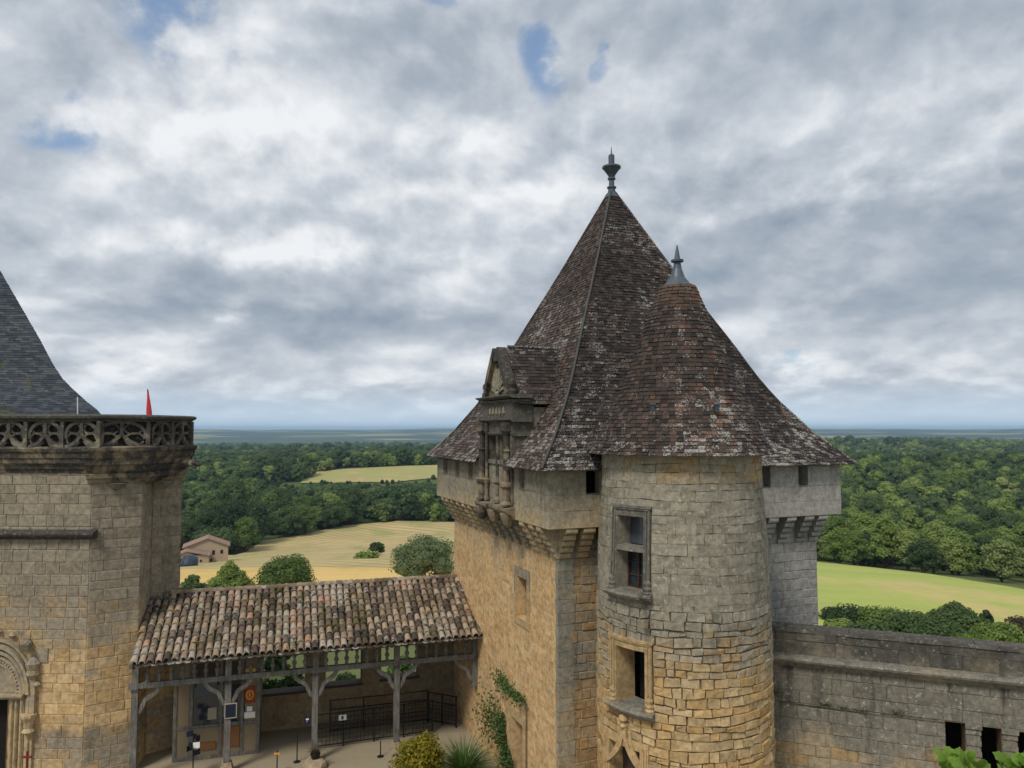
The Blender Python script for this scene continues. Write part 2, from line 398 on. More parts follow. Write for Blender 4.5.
M_oc = masonry('ochre_dressed', (.45, .31, .15), (.47, .34, .18), (.24, .22, .17), 3, 7, k=.8, bias=-.1, speck=.3, dark=.4, nsc=1.)
RAMP = [(.12, (.014, .0125, .0125)), (.42, (.027, .0225, .021)), (.62, (.041, .032, .029)), (.80, (.068, .047, .039)), (.95, (.16, .13, .105))]
M_tileR = tiles_mat('clay_tiles', RAMP, -.015, (9.0, 11.2, .10))
M_tileL = tiles_mat('clay_tiles_red', [(.1, (.022, .018, .017)), (.4, (.042, .031, .028)), (.65, (.068, .045, .038)), (.95, (.16, .12, .095))], -.01, (9.0, 11.0, .07))
M_tileC = tiles_mat('cone_tiles', [(.1, (.018, .015, .014)), (.36, (.034, .027, .024)), (.56, (.052, .037, .031)), (.74, (.07, .048, .038)), (.92, (.17, .08, .045))], -.01, (9.2, 10.8, .07))
M_slate = tiles_mat('slate', [(.1, (.028, .036, .047)), (.5, (.046, .058, .073)), (.9, (.09, .105, .12))], -.09, (10, 11, .05), moss=.15, wcol=(.26, .27, .27))
M_canal = tiles_mat('canal_tiles', [(.14, (.035, .03, .025)), (.34, (.11, .08, .06)), (.52, (.20, .145, .10)), (.72, (.34, .265, .19)), (.90, (.38, .14, .07))], .06, moss=1.5, wcol=(.36, .34, .29), sc=9)
M_lead = plain('lead', (.085, .105, .13), .45, .3, 5, .3)
M_leadG = plain('lead_hip', (.065, .065, .06), .7, .7, 5)
M_wood, g, b = mat('grey_oak')
p = g.new('ShaderNodeNewGeometry').outputs['Position']
n = g.noise(g.scale(p, (1, 1, .12)), 28, 5, .7); n2 = g.noise(p, 3, 4, .6)
g.put(b.inputs['Base Color'], g.ramp(g.m('ADD', g.m('MULTIPLY', n, .7), g.m('MULTIPLY', n2, .4)), [(.35, (.05, .045, .04)), (.52, (.125, .117, .105)), (.72, (.24, .23, .21))])); b.inputs['Roughness'].default_value = .9; bump(g, b, n, .8, .01)
M_dwood = plain('dark_wood', (.06, .045, .035), .8, .3)
M_iron = plain('black_iron', (.018, .018, .02), .5, .2, metal=.3)
M_red = plain('red_cloth', (.55, .035, .05), .8, .2)
M_glass, g_, b_ = mat('old_glass'); b_.inputs['Base Color'].default_value = (.02, .03, .04, 1); b_.inputs['Roughness'].default_value = .08; b_.inputs['Specular IOR Level'].default_value = .9
M_glassB, g_, b_ = mat('sky_glass'); b_.inputs['Base Color'].default_value = (.05, .06, .075, 1); b_.inputs['Roughness'].default_value = .25; b_.inputs['Specular IOR Level'].default_value = .8  # blue-grey base colour stands in for sky reflected in the upper pane
M_rwood = plain('red_brown_frame', (.05, .022, .016), .6, .2)
M_black = plain('interior_dark', (.012, .011, .010), .9, .1)  # near-black colour standing in for unlit interiors
M_sand = plain('courtyard_sand', (.29, .245, .17), .95, .25, 1.2, bmp=.5, world=True)
M_plast = plain('ochre_plaster', (.22, .175, .11), .9, .2, 3)
M_plastG = plain('grey_plaster', (.33, .29, .22), .9, .3, 1.5)
M_orw = plain('orange_wood', (.20, .09, .035), .6, .3)
M_white = plain('white_card', (.75, .75, .73), .6, .05)
M_redp = plain('red_poster', (.25, .045, .02), .6, .2, 10)
M_yel = plain('yellow_poster', (.55, .42, .08), .6, .2, 10)
M_orange = plain('orange_plate', (.65, .28, .05), .6, .1)
M_blue = plain('blue_print', (.012, .018, .04), .5, .4, 20)
def leafmat(name, stops, trans=.38, sc=.35, world=False):
    m, g, b = mat(name)
    oi = g.new('ShaderNodeObjectInfo').outputs['Random']
    p = g.new('ShaderNodeTexCoord').outputs['Object']
    r = g.attr('rnd')
    wp = g.new('ShaderNodeNewGeometry').outputs['Position']
    x = g.m('ADD', g.m('MULTIPLY', oi, .55), g.m('ADD', g.m('MULTIPLY', r, .25), g.m('MULTIPLY', g.noise(p, sc, 3, .6), .3)))
    x = g.m('ADD', x, g.m('MULTIPLY', g.m('SUBTRACT', g.noise(wp, .006, 4, .6), .5), 1.1))
    c = g.ramp(x, stops); g.put(b.inputs['Base Color'], c); b.inputs['Roughness'].default_value = .6; b.inputs['Specular IOR Level'].default_value = .3
    tr = g.new('ShaderNodeBsdfTranslucent'); g.put(tr.inputs[0], g.mix(.5, c, (.12, .18, .02)))
    mx = g.new('ShaderNodeMixShader'); mx.inputs[0].default_value = trans
    g.l.new(b.outputs[0], mx.inputs[1]); g.l.new(tr.outputs[0], mx.inputs[2]); g.l.new(mx.outputs[0], g.n['Material Output'].inputs[0])
    return m
M_leaf = leafmat('broadleaf', [(.1, (.07, .12, .03)), (.4, (.15, .225, .05)), (.65, (.22, .30, .07)), (.9, (.31, .36, .12))])
M_leafD = leafmat('dark_broadleaf', [(.1, (.022, .046, .02)), (.5, (.065, .112, .038)), (.9, (.12, .18, .06))])
M_leafP = leafmat('pale_willow', [(.1, (.10, .15, .06)), (.5, (.16, .21, .10)), (.9, (.25, .29, .17))])
M_leafY = leafmat('yellow_bush', [(.0, (.05, .08, .012)), (.22, (.14, .15, .015)), (.45, (.34, .26, .02)), (.7, (.45, .22, .03))], sc=4)
M_leafB = leafmat('bright_leaf', [(.2, (.07, .15, .015)), (.6, (.13, .24, .025)), (.9, (.22, .34, .06))], .35, 14)
M_ivy = leafmat('climber', [(.2, (.04, .085, .02)), (.6, (.085, .16, .035)), (.9, (.17, .25, .06))], sc=3)
M_brownl = leafmat('dry_shrub', [(.2, (.06, .045, .03)), (.6, (.12, .09, .055)), (.9, (.16, .14, .08))])
M_bark = plain('bark', (.09, .07, .05), .9, .4, 3)

# ------------------------------------------------------------------ terrain
def sm(x, a, b):
    t = min(1, max(0, (x-a)/(b-a))); return t*t*(3-2*t)
def H(x, y):
    r = math.hypot(x, y-20)
    z = -4-12*sm(r, 30, 110)-19*sm(r, 90, 300)
    q = sm(r, 250, 500)
    z += q*(3.0*sin(x*.011+1)*cos(y*.009)+2.0*sin(x*.004+y*.006))
    z += 15*math.exp(-((x-370)**2/(230**2)+(y-620)**2/(190**2)))
    z += 10*math.exp(-((x-700)**2/(500**2)+(y-1500)**2/(260**2)))
    z += 3*math.exp(-((x+150)**2/(330**2)+(y-1250)**2/(300**2)))
    if x < 150 and r > 300:
        z += 13.5*math.exp(-((x+110)**2/(230**2)+(y-650)**2/(95**2)))-3.5*math.exp(-((x+80)**2/(160**2)+(y-460)**2/(60**2)))
    if x > 0 and r > 700: z -= 13*math.exp(-((r-1050)/220)**2)*sm(x/r, .2, .4)
    z -= 31*sm(r, 850, 2300)*(1-.55*sm(x/r, .2, .4))
    if r > 1500:
        k = sm(r, 4300, 9200); a = math.atan2(x, y)
        z += k*(70+9*sin(a*7+1)+7*sin(a*17+2)+4*sin(a*43))*(0.9+.1*sin(r*.0011+a*4))
        z += sm(r, 1500, 2500)*(4*sin(x*.0021+.5)*sin(y*.0017+2))
        z += sm(r, 9000, 14000)*(6+5*sin(a*7+2))
    return z
def ground(px, py, lift=0.):
    d = raydir(px, py); k = 1/math.hypot(d.x, d.y); t = 30.; last = t
    while t < 20000:
        x, y, z = d.x*k*t, d.y*k*t, CAMZ+d.z*k*t
        if z < H(x, y)+lift:
            lo, hi = last, t
            for _ in range(25):
                m = (lo+hi)/2
                if CAMZ+d.z*k*m < H(d.x*k*m, d.y*k*m)+lift: hi = m
                else: lo = m
            return Vector((d.x*k*hi, d.y*k*hi, H(d.x*k*hi, d.y*k*hi)))
        last = t; t *= 1.01
    return Vector((d.x*k*t, d.y*k*t, 0))
v = []; f = []; NA = 540; rs = [14]
while rs[-1] < 24000: rs.append(rs[-1]*1.03)
for r in rs:
    for j in range(NA):
        a = 2*pi*j/NA; x, y = r*sin(a), 20+r*cos(a); v.append((x, y, H(x, y)))
for i in range(len(rs)-1):
    for j in range(NA):
        f.append((i*NA+j, i*NA+(j+1) % NA, (i+1)*NA+(j+1) % NA, (i+1)*NA+j))
f.append(tuple(range(NA)))
me = bpy.data.meshes.new('terrain'); me.from_pydata(v, [], f); me.shade_smooth()
terr = bpy.data.objects.new('terrain', me); C.objects.link(terr); tag(terr, kind='structure')
m, g, b = mat('terrain')
p = g.new('ShaderNodeNewGeometry').outputs['Position']
vor = g.new('ShaderNodeTexVoronoi'); g.put(vor.inputs['Vector'], g.vm('ADD', g.scale(p, (.0016, .0026, 0)), g.scale(g.noise(g.scale(p, (1, 1, 0)), .002, 3, col=True), 1.2)))
vor.inputs['Scale'].default_value = 1.0
sc_ = g.new('ShaderNodeSeparateColor'); g.put(sc_.inputs[0], vor.outputs['Color'])
field = g.ramp(sc_.outputs[0], [(.0, (.10, .14, .04)), (.4, (.20, .21, .075)), (.7, (.30, .26, .12)), (1, (.13, .17, .05))])
wood = g.mix(g.noise(p, .03, 5, .65), (.02, .04, .018), (.05, .085, .03))
isf = g.step(g.m('ADD', sc_.outputs[1], g.m('MULTIPLY', g.noise(g.scale(p, (1, 1, 0)), .001, 3), .5)), .92, .98)
ln = g.new('ShaderNodeVectorMath', operation='LENGTH'); g.put(ln.inputs[0], p)
isf = g.m('MULTIPLY', isf, g.m('MULTIPLY', g.step(ln.outputs['Value'], 2200, 2800), g.step(ln.outputs['Value'], 6500, 4500, .75, 1)))
near = g.mix(g.noise(p, .12, 5, .6), (.06, .09, .025), (.16, .17, .06))
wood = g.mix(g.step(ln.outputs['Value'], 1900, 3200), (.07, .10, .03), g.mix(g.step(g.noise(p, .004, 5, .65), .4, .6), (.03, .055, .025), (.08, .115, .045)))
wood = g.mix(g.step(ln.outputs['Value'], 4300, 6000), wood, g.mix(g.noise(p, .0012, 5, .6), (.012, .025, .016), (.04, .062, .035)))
col = g.mix(isf, wood, field); col = g.mix(g.step(ln.outputs['Value'], 150, 260), near, col)
g.put(b.inputs['Base Color'], col); b.inputs['Roughness'].default_value = .95
me.materials.append(m)

def fieldmat(name, c0, c1, c2, rows=None, sc=.03, patch=None):
    m, g, b = mat(name); p = g.new('ShaderNodeNewGeometry').outputs['Position']
    c = g.mix(g.step(g.noise(p, sc, 5, .6), .35, .65), c0, c1)
    c = g.mix(g.step(g.noise(g.scale(p, (1, .45, 1)), sc*2.2, 4, .6, off=(50, 9, 2)), .5, .68), c, c2)
    if rows:
        ang, w, amt = rows; s_ = g.new('ShaderNodeSeparateXYZ'); g.put(s_.inputs[0], p)
        t = g.m('ADD', g.m('MULTIPLY', s_.outputs[0], cos(ang)), g.m('MULTIPLY', s_.outputs[1], sin(ang)))
        t = g.m('ADD', t, g.m('MULTIPLY', g.noise(p, .006, 2), 90))
        st = g.m('SINE', g.m('MULTIPLY', t, 2*pi/w)); st = g.step(g.m('ADD', st, g.m('MULTIPLY', g.noise(p, .25, 3), 1.2)), .2, 1.3, 0, amt)
        c = g.mix(st, c, tuple(x*.55 for x in c0))
    kk = g.m('ADD', .7, g.m('MULTIPLY', g.m('ADD', g.noise(p, .5, 7, .7), g.noise(g.scale(p, (.3, 1.2, 1)), .12, 4, .6)), .3)); cc = g.new('ShaderNodeCombineXYZ')
    for i in range(3): g.put(cc.inputs[i], kk)
    c = g.mix(1., c, cc.outputs[0], 'MULTIPLY')
    g.put(b.inputs['Base Color'], c); b.inputs['Roughness'].default_value = .95
    bump(g, b, g.noise(p, 1.5, 4, .7), .6, .3)
    return m
def inpoly(x, y, P):
    r = False; n = len(P)
    for i in range(n):
        x0, y0 = P[i]; x1, y1 = P[(i+1) % n]
        if (y0 > y) != (y1 > y) and x < (x1-x0)*(y-y0)/(y1-y0)+x0: r = not r
    return r
FIELDS = []
def field_sheet(name, pix, mt, step_, lift, label=None):
    P = [tuple(ground(*q)[:2]) for q in pix]
    Q = []
    for a, b in zip(P, P[1:]+P[:1]):
        n = max(1, int(math.hypot(b[0]-a[0], b[1]-a[1])/step_))
        for i in range(n):
            t = i/n; Q.append((a[0]+(b[0]-a[0])*t+rng.uniform(-1, 1)*step_*.12, a[1]+(b[1]-a[1])*t+rng.uniform(-1, 1)*step_*.12))
    n = len(Q); vs = [Vector(q) for q in Q]; x0 = min(q[0] for q in Q); x1 = max(q[0] for q in Q); y0 = min(q[1] for q in Q); y1 = max(q[1] for q in Q)
    x = x0+.3
    while x < x1:
        y = y0+.3
        while y < y1:
            if inpoly(x, y, Q): vs.append(Vector((x, y)))
            y += step_
        x += step_
    ov, oe, of, *_ = delaunay_2d_cdt(vs, [(i, (i+1) % n) for i in range(n)], [], 1, 1e-4)
    me = bpy.data.meshes.new(name); me.from_pydata([(p.x, p.y, H(p.x, p.y)+lift) for p in ov], [], [tuple(t) for t in of]); me.shade_smooth()
    me.materials.append(mt); o = bpy.data.objects.new(name, me); C.objects.link(o); tag(o, kind='structure'); FIELDS.append(Q); return o
field_sheet('hay_field', [(120, 600), (120, 549), (180, 552), (236, 556), (262, 541), (300, 536), (345, 526), (400, 521), (470, 523), (560, 545), (600, 566), (600, 571), (240, 572)],
            fieldmat('hay', (.42, .34, .16), (.50, .39, .19), (.31, .31, .12), (R_(62), 5., .5)), 5, .25)
field_sheet('wheat_field', [(100, 598), (180, 571), (420, 570), (600, 571), (600, 608), (100, 612)],
            fieldmat('wheat', (.56, .39, .13), (.62, .44, .165), (.48, .35, .13)), 4, .3)
field_sheet('upper_field', [(300, 483.5), (318, 472.5), (345, 469.5), (440, 465.5), (520, 465), (520, 481), (430, 479), (390, 483)],
            fieldmat('upper', (.33, .29, .12), (.30, .30, .11), (.40, .31, .15)), 12, .6)
field_sheet('brown_field', [(100, 520), (205, 522), (222, 529), (205, 541), (100, 545)],
            fieldmat('stubble', (.36, .26, .14), (.40, .29, .16), (.3, .22, .12)), 8, .3)
field_sheet('green_meadow', [(700, 556), (823, 563), (930, 575), (1030, 592), (1200, 622), (1200, 690), (700, 655), (690, 600)],
            fieldmat('meadow', (.29, .36, .085), (.36, .40, .10), (.48, .40, .16), sc=.018), 5, .25)
field_sheet('clearing', [(985, 560), (1040, 553), (1040, 566), (1010, 571)], fieldmat('clearing', (.22, .33, .06), (.25, .34, .08), (.3, .33, .1)), 5, .4)

# ------------------------------------------------------------------ foliage
def leafcloud(npr, lobes, n, size, up=.3, fill=.86, flat=.8):
    """lobes (x,y,z,r): n leaf quads over the lobes' shells; returns verts(4n,3)"""
    L = np.array(lobes); w = L[:, 3]**2; idx = npr.choice(len(L), n, p=w/w.sum())
    d = npr.normal(size=(n, 3)); d /= np.linalg.norm(d, axis=1)[:, None]; d[:, 2] = np.where(d[:, 2] < -.35, -d[:, 2], d[:, 2])
    rad = L[idx, 3]*(fill+npr.uniform(-.22, .22, n))
    pos = L[idx, :3]+d*rad[:, None]*np.array([1, 1, flat])
    nrm = d+npr.normal(size=(n, 3))*.55; nrm[:, 2] += up; nrm /= np.linalg.norm(nrm, axis=1)[:, None]
    t = np.cross(nrm, npr.normal(size=(n, 3))); t /= np.linalg.norm(t, axis=1)[:, None]; b = np.cross(nrm, t)
    s = size*npr.uniform(.6, 1.35, n)[:, None]
    q = np.stack([pos-t*s, pos-b*s*.7, pos+t*s, pos+b*s*.7], 1)
    return q.reshape(-1, 3)
def meshnp(name, V, F4, mats, rnd=None, extra=None):
    me = bpy.data.meshes.new(name)
    me.from_pydata(V.tolist(), [], F4)
    a = me.attributes.new('rnd', 'FLOAT', 'FACE'); a.data.foreach_set('value', rnd if rnd is not None else np.zeros(len(F4)))
    for m_ in mats: me.materials.append(m_)
    return me
def ico(c, r, sub=1, flat=.8, npr=None):
    bm = bmesh.new(); bmesh.ops.create_icosphere(bm, subdivisions=sub, radius=1)
    V = np.array([tuple(v.co) for v in bm.verts]); F = [tuple(v.index for v in f_.verts) for f_ in bm.faces]; bm.free()
    if npr is not None: V = V*(1+npr.uniform(-.12, .12, (len(V), 1)))
    return V*np.array([r, r, r*flat])+np.array(c), F
def crown_mesh(name, seed, shape, n, size, mt, core=.72):
    """shape: H total height, R radius, zb crown bottom, k lobes, prof"""
    Hh, Rr, zb, k, kind = shape; npr = np.random.default_rng(seed); lobes = []
    for i in range(k):
        t = (i+.5)/k
        if kind == 'cone': z = zb+(Hh-zb)*t*.92; rr = Rr*(1-t)*.75; a = i*2.4; lr = Rr*(.55-.38*t)
        elif kind == 'col': z = zb+(Hh-zb)*t*.9; rr = Rr*.35; a = i*2.4; lr = Rr*.62*(1-.4*t)
        else:
            z = zb+(Hh-zb)*(.22+.6*t); e = sqrt(max(.05, 1-((t-.38)/.68)**2)); rr = Rr*.62*e*npr.uniform(.55, 1.05); a = i*2.4+npr.uniform(-.4, .4); lr = Rr*npr.uniform(.30, .47)
        lobes.append((rr*cos(a), rr*sin(a), z, lr))
    if kind == 'round': lobes.append((0, 0, zb+(Hh-zb)*.5, Rr*.62)); lobes.append((npr.uniform(-.1, .1)*Rr, 0, Hh-Rr*.42, Rr*.45))
    V = leafcloud(npr, lobes, n, size)
    F = [(4*i, 4*i+1, 4*i+2, 4*i+3) for i in range(n)]; rnd = list(npr.random(n)); Vs = [V]; o = len(V)
    for l in lobes:
        v_, f_ = ico(l[:3], l[3]*core, 1, .8, npr); Vs.append(v_); F += [tuple(o+i for i in t_) for t_ in f_]; rnd += [.15]*len(f_); o += len(v_)  # solid cores added inside the lobes to block light, in a darker tone
    return meshnp(name, np.concatenate(Vs), F, [mt], rnd), lobes
def make_tree(name, label, cat, seed, shape, n, size, mt, loc=(0, 0, 0), group=None, trunk=True, core=.72):
    t = thing(name, label, cat, loc, group); me, lobes = crown_mesh('crown', seed, shape, n, size, mt, core)
    o = bpy.data.objects.new('crown', me); C.objects.link(o); o.parent = t
    if trunk:
        mb = MB(); Hh, Rr, zb = shape[:3]; z0 = Vector(loc)
        mb.tube([z0+Vector((0, 0, -.5)), z0+Vector((.05*Rr, 0, zb)), z0+Vector((0, .05*Rr, zb+(Hh-zb)*.6))], [Hh*.03, Hh*.022, Hh*.008], 7)
        for l in lobes[:6]: mb.tube([z0+Vector((0, 0, zb*.9+.3)), z0+Vector((l[0]*.5, l[1]*.5, (l[2]+zb)/2)), z0+Vector(l[:3])], [Hh*.012, Hh*.008, Hh*.003], 5)
        mb.build('trunk', M_bark, t)
    return t

# woods: sampled over the ground outside the fields
def wood_ok(x, y):
    r = math.hypot(x, y)
    for Q in FIELDS:
        if inpoly(x, y, Q): return False
    px = 512+FPX*x/y
    if x < 0 and r < 300 and px > 120 and not (px < 262 and r > 250): return False
    if x < 0 and r < 350 and px > 345: return False
    if x > 0 and r < 195: return False
    if x < 0 and px < 262 and r < 262: return False
    return True
protos = []
M_leafO = leafmat('olive_leaf', [(.1, (.10, .15, .045)), (.5, (.18, .24, .075)), (.9, (.28, .32, .12))])
kinds = [('round', M_leaf), ('round', M_leaf), ('round', M_leafD), ('round', M_leafD), ('round', M_leaf), ('round', M_leafD), ('round', M_leafO)]
spec = [(13, 6.0, .2, 13), (12, 5.6, .2, 11), (14, 6.2, .3, 14), (11, 5.6, .2, 11), (15, 5.4, .3, 12), (16, 7.6, .3, 17), (9.5, 5.2, .1, 9)]
for i in range(7):
    protos.append(make_tree('broadleaf_tree', 'tree', 'tree', 40+i, (*spec[i], kinds[i][0]), 3000, .30, kinds[i][1]))
wr = random.Random(5); pts = []
def scatter(r0, r1, n, s0, s1, a0=-42, a1=42):
    for _ in range(n):
        r = sqrt(wr.uniform(r0*r0, r1*r1)); a = R_(wr.uniform(a0, a1)); x, y = r*sin(a), r*cos(a)
        if wood_ok(x, y):
            s = wr.uniform(s0, s1); px = 512+FPX*x/y
            if 262 < px < 470 and 385 < r < 585:
                s = min(s, (10-(.074 if px < 300 else .070)*r-H(x, y))/14.5)
                s = max(s, .3)
            pts.append((x, y, s))
scatter(195, 345, 1100, .7, 1.1); scatter(345, 420, 1300, .75, 1.15)
scatter(420, 800, 5200, .75, 1.25)
scatter(800, 1500, 9000, .9, 1.4)
scatter(1500, 3000, 12000, 1.3, 2.1)
pts.sort(key=lambda q: math.hypot(q[0], q[1]))
def pix(x, y, z):
    c, s_ = cos(PITCH), sin(PITCH); dz = z-CAMZ; fw = y*c+dz*s_; up = -y*s_+dz*c
    return 512+FPX*x/fw, 384-FPX*up/fw
ind = []; rest = []
for (x, y, s) in pts:
    z = H(x, y); a, b_ = pix(x, y, z+8*s)
    vis = (180 < a < 450 or 815 < a < 1060)
    if vis and len(ind) < 262 and math.hypot(x, y) < 620: ind.append((x, y, z, s, a))
    else: rest.append((x, y, z, s))
cnt = 0
for (x, y, z, s, a) in ind:
    k = wr.choice((0, 1, 2, 3, 4, 6, 6, 5))
    if a < 450 and wr.random() < .75: k = wr.choice((2, 3, 3, 0))
    elif a > 815 and wr.random() < .6: k = wr.choice((0, 1, 4, 6))
    d = math.hypot(x, y)
    if a > 700: lab, gr = ('broadleaf tree of the dense wood beyond the bright green meadow on the right', 'trees of the wood beyond the green meadow')
    else: lab, gr = ('dark round broadleaf tree of the wood around the mown hay field on the left', 'trees of the wood around the hay field')
    if a < 450 and d < 430: s *= 1.25
    sq = (s*wr.uniform(.9, 1.1), s*wr.uniform(.9, 1.1), s*wr.uniform(.85, 1.1))
    if cnt < 5 and False: pass
    dup(protos[k], (x, y, z-.3), wr.uniform(0, 6.28), sq, lab, gr); cnt += 1
# the farther woods: uncountable, one object
far_coll = bpy.data.collections.new('wood_crowns')
fm = []
for i in range(7):
    me, _ = crown_mesh('far_crown', 70+i, (*spec[i], kinds[i][0]), 650, .62, kinds[i][1], .85)
    o = bpy.data.objects.new('wood_crown', me); far_coll.objects.link(o)
pv = np.array([(x, y, z-1.0) for x, y, z, s in rest]); me = bpy.data.meshes.new('woodland'); me.from_pydata(pv.tolist(), [], [])
me.attributes.new('sc', 'FLOAT', 'POINT').data.foreach_set('value', [q[3] for q in rest])
me.attributes.new('rz', 'FLOAT', 'POINT').data.foreach_set('value', [wr.uniform(0, 6.28) for q in rest])
me.attributes.new('ix', 'INT', 'POINT').data.foreach_set('value', [(wr.choice((2, 3, 2, 3, 0, 6, 5)) if q[0] < 0 or wr.random() < .25 else wr.choice((0, 1, 4, 0, 3, 6, 6, 5))) for q in rest])
wood_o = bpy.data.objects.new('woodland', me); C.objects.link(wood_o)
tag(wood_o, 'rolling woodland stretching from behind the fields to the blue horizon', 'woodland', kind='stuff')
ng = bpy.data.node_groups.new('scatter', 'GeometryNodeTree')
ng.interface.new_socket('Geometry', in_out='INPUT', socket_type='NodeSocketGeometry'); ng.interface.new_socket('Geometry', in_out='OUTPUT', socket_type='NodeSocketGeometry')
G = NT(ng); gi = G.new('NodeGroupInput'); go = G.new('NodeGroupOutput')
ci = G.new('GeometryNodeCollectionInfo'); ci.inputs['Collection'].default_value = far_coll; ci.inputs['Separate Children'].default_value = True; ci.inputs['Reset Children'].default_value = True
ip = G.new('GeometryNodeInstanceOnPoints'); ip.inputs['Pick Instance'].default_value = True
def na(nm, ty):
    n = G.new('GeometryNodeInputNamedAttribute', data_type=ty); n.inputs[0].default_value = nm; return n.outputs['Attribute']
cx = G.new('ShaderNodeCombineXYZ'); G.l.new(na('rz', 'FLOAT'), cx.inputs[2]); 
cs = G.new('ShaderNodeCombineXYZ')
for i in range(3): G.l.new(na('sc', 'FLOAT'), cs.inputs[i])
mp = G.new('GeometryNodeMeshToPoints'); G.l.new(gi.outputs[0], mp.inputs[0]); G.l.new(mp.outputs[0], ip.inputs['Points'])
G.l.new(ci.outputs[0], ip.inputs['Instance']); G.l.new(na('ix', 'INT'), ip.inputs['Instance Index']); G.l.new(cx.outputs[0], ip.inputs['Rotation']); G.l.new(cs.outputs[0], ip.inputs['Scale'])
G.l.new(ip.outputs[0], go.inputs[0])
md = wood_o.modifiers.new('scatter', 'NODES'); md.node_group = ng
for p_ in protos:
    for ch in list(p_.children): bpy.data.objects.remove(ch)
    bpy.data.objects.remove(p_)

# single trees and shrubs
def base(px, py, D): q = at(px, py, D); return Vector((q.x, q.y, H(q.x, q.y)))
def grow(name, label, cat, px, ytop, wpx, D, mt, kind='round', n=2600, seed=1, k=12, leaf=.3, zb=.15, group=None):
    b_ = base(px, ytop, D); top = at(px, ytop, D).z; h = top-b_.z; Rr = wpx/FPX*D/2
    return make_tree(name, label, cat, seed, (h, Rr, h*zb, k, kind), n, leaf, mt, tuple(b_), group)
grow('round_tree', 'green tree with a pointed top behind the gallery roof, nearest the farmhouse', 'tree', 230, 561, 50, 112, M_leaf, 'cone', 9000, 3, 15, .15)
grow('round_tree', 'rounded dense green tree standing on the golden field behind the gallery roof', 'tree', 285, 559, 64, 112, M_leaf, 'round', 11000, 4, 17, .15)
grow('willow_tree', 'pale silvery green tree beside the gate tower wall', 'tree', 424, 537, 76, 120, M_leafP, 'round', 12000, 5, 17, .16)
grow('shrub', 'small dark round shrub in the middle of the hay field', 'shrub', 377, 542, 20, 205, M_leafD, 'round', 700, 6, 6, .35)
grow('shrub', 'low bright green bush at the near edge of the hay field', 'shrub', 366, 558, 34, 185, M_leaf, 'round', 700, 7, 6, .35)
grow('large_tree', 'big dark rounded tree behind the farmhouse roof', 'tree', 250, 500, 62, 292, M_leafD, 'round', 3500, 8, 15, .5, .05)
grow('large_tree', 'dark leafy tree between the farmhouse tree and the hay field', 'tree', 283, 499, 44, 320, M_leafD, 'round', 2800, 9, 13, .5, .05)
grow('large_tree', 'dark broad tree at the upper left corner of the hay field', 'tree', 320, 496, 54, 345, M_leafD, 'round', 2800, 10, 13, .5, .05)
grow('shrub', 'grey green shrub hugging the back of the farmhouse', 'shrub', 216, 528, 62, 258, M_leafD, 'round', 2200, 12, 10, .4, .02)
grow('lone_tree', 'lone dark tree standing out from the wood in the upper field', 'tree', 402, 454, 36, 700, M_leafD, 'round', 2500, 11, 12, .9, .02)
grow('shrub', 'dark bush at the foot of the round tower beside the farmhouse', 'shrub', 192, 574, 30, 105, M_leafD, 'round', 1500, 13, 7, .25, .05)
grow('evergreen_tree', 'tall dark spiky evergreen behind the curtain wall', 'tree', 955, 603, 66, 62, M_leafD, 'cone', 9000, 14, 20, .11, .02)
grow('evergreen_tree', 'slim dark evergreen to the right of the tallest one behind the curtain wall', 'tree', 986, 609, 30, 62, M_leafD, 'cone', 3500, 15, 12, .11, .02)
for i, (px, yt, w, D, mm, lab) in enumerate([(838, 619, 44, 50, M_leaf, 'low green bush partly hidden behind the gate tower and the curtain wall'), (868, 624, 60, 47, M_leafD, 'low dark bush in front of the others just above the curtain wall parapet'), (848, 616, 62, 60, M_leafD, 'dark bush nearest the gate tower behind the curtain wall'), (880, 613, 58, 58, M_leaf, 'mid green bush with a small pointed tip behind the curtain wall'),
        (912, 620, 64, 56, M_leafD, 'low dark bush left of the tall evergreen'), (938, 624, 54, 53, M_leafD, 'small dark bush at the left foot of the tall evergreen'),
        (966, 634, 40, 46, M_leafB, 'bright yellow green bush just above the curtain wall'), (1000, 627, 60, 52, M_leaf, 'loose green bush right of the yellow green one'),
        (1026, 618, 50, 58, M_brownl, 'brownish dry bush at the right edge above the curtain wall')]):
    grow('shrub', lab, 'shrub', px, yt, w, D, mm, 'round', 5000, 20+i, 11, .10, .02)
# vegetation seen through the openings of the gallery's back wall
for i, (px, yt, w, lab) in enumerate([(283, 640, 60, 'green bush seen through the left opening of the gallery wall'), (345, 672, 50, 'green bush seen through the middle opening of the gallery wall'), (402, 655, 46, 'green bush seen through the right opening of the gallery wall')]):
    grow('shrub', lab, 'shrub', px, yt, w, 33+i, M_ivy, 'round', 1800, 30+i, 8, .10, .02)

# ------------------------------------------------------------------ courtyard ground
mb = MB(); mb.hexa([Vector(q) for q in ((-30, -6, -5), (30, -6, -5), (30, 29.5, -5), (-30, 29.5, -5), (-30, -6, GZ), (30, -6, GZ), (30, 29.5, GZ), (-30, 29.5, GZ))])
tag(mb.build('courtyard', M_sand), kind='structure')

